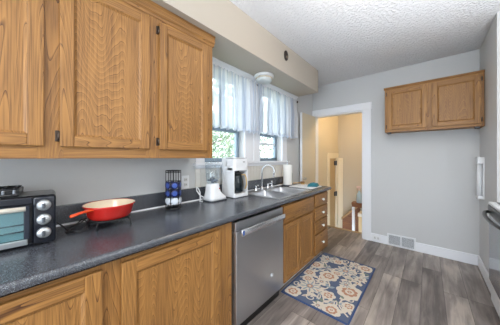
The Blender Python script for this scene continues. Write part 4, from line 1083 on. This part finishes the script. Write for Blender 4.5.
for lx in (-1.10, -0.78):
    part('leg', MB().box(lx, lx+0.045, 4.24, 4.285, -0.75, 0.41, 0.004), TRIM, t, world=True, label='white painted leg')
t = thing('spray_bottle', 'pale blue spray bottle with pinkish trigger on the stairwell shelf', 'spray bottle', (-0.985, 4.30, 0.45))
part('bottle', MB().lathe([(0, 0), (0.045, 0), (0.05, 0.01), (0.05, 0.14), (0.03, 0.19), (0.016, 0.205), (0.016, 0.23), (0, 0.23)]), plain('pale_blue_plastic', rgb(184, 208, 222), 0.3), t)
m = MB().box(-0.05, 0.03, -0.014, 0.014, 0.275, 0.315, 0.006).cyl((0, 0, 0.23), (0, 0, 0.28), 0.014, n=12)
part('trigger_head', m, plain('pink_white_trigger', rgb(226, 200, 192), 0.4), t, label='pinkish white trigger head')
part('trigger', MB().tube([(-0.03, 0, 0.28), (-0.035, 0, 0.25), (-0.025, 0, 0.225)], 0.006, 8), plain('pink_trigger', rgb(206, 160, 150), 0.4), t)
t = thing('storage_box', 'white and tan carton low in the stairwell behind the doorway casing', 'box', (-0.9, 4.62, -0.75))
part('carton', MB().box(-1.06, -0.80, 4.55, 4.80, -0.75, 0.16, 0.006), plain('tan_cardboard', rgb(206, 180, 140), 0.7, var=0.1, bscale=8), t, world=True)
part('lid', MB().box(-1.07, -0.79, 4.54, 4.81, 0.12, 0.19, 0.006), plain('white_carton_lid', rgb(226, 220, 208), 0.6), t, world=True)

# ------------------------------------------------------------ garden outside the windows
struct('ground_garden', MB().box(-30, -1.78, -12, 24, -1.4, -1.2), plain('lawn_green', rgb(124, 134, 112), 0.9, var=0.3, bscale=3), 'green lawn outside the windows', 'lawn')
LEAF = [plain('leaf_bright', rgb(138, 156, 126), 0.7), plain('leaf_mid', rgb(104, 126, 104), 0.7), plain('leaf_pale', rgb(160, 172, 156), 0.7)]
BARK = plain('grey_bark', rgb(120, 112, 104), 0.9, var=0.3, bscale=20)
def tree(name, label, x, y, zc, r, rz, nleaf, cat='tree'):
    t = thing(name, label, cat, (x, y, -1.2))
    m = MB(); h0 = zc+1.2
    if cat == 'tree':
        m.tube([(0, 0, 0), (0.05, 0.03, h0*0.5), (0.0, 0.0, h0+rz*0.4)], [0.14, 0.10, 0.04], 10)
        part('trunk', m, BARK, t)
        m = MB()
        for k in range(16):
            a = random.uniform(0, 2*PI); z0 = random.uniform(h0*0.35, h0+rz*0.3); q = random.uniform(0.5, 0.95)*r
            m.tube([(0, 0, z0), (0.5*q*math.cos(a), 0.5*q*math.sin(a), z0+0.35*q), (q*math.cos(a+0.2), q*math.sin(a+0.2), z0+0.5*q)], [0.03, 0.02, 0.008], 6)
        part('branches', m, BARK, t)
    m = MB()
    for k in range(nleaf):
        while True:
            p = Vector([random.uniform(-1, 1) for _ in range(3)])
            if p.length <= 1: break
        if p.length < 0.55 and random.random() < 0.4: p = p.normalized()*random.uniform(0.6, 1)
        p = Vector((p.x*r, p.y*r, p.z*rz+h0)); 
        if p.z < 0.02: continue
        s = random.uniform(0.05, 0.10); n = Vector([random.gauss(0, 1) for _ in range(3)]).normalized(); a = n.orthogonal().normalized()*s; b = n.cross(a)*0.5
        m.mat(random.choice((0, 1, 2))).poly([p-a, p+b, p+a, p-b])
    o = part('foliage', m, LEAF, t, recalc=False)
tree('garden_tree', 'leafy green tree outside the window nearest the cabinets', -5.2, 3.6, 2.6, 2.0, 1.9, 4500)
tree('garden_tree', 'light green tree outside the window nearest the paper towels', -7.4, 8.3, 2.3, 2.4, 2.2, 4500)
tree('garden_hedge', 'pale green hedge bush low beyond the garden trees', -12.5, 10.5, 0.2, 3.0, 1.9, 4000, 'hedge')
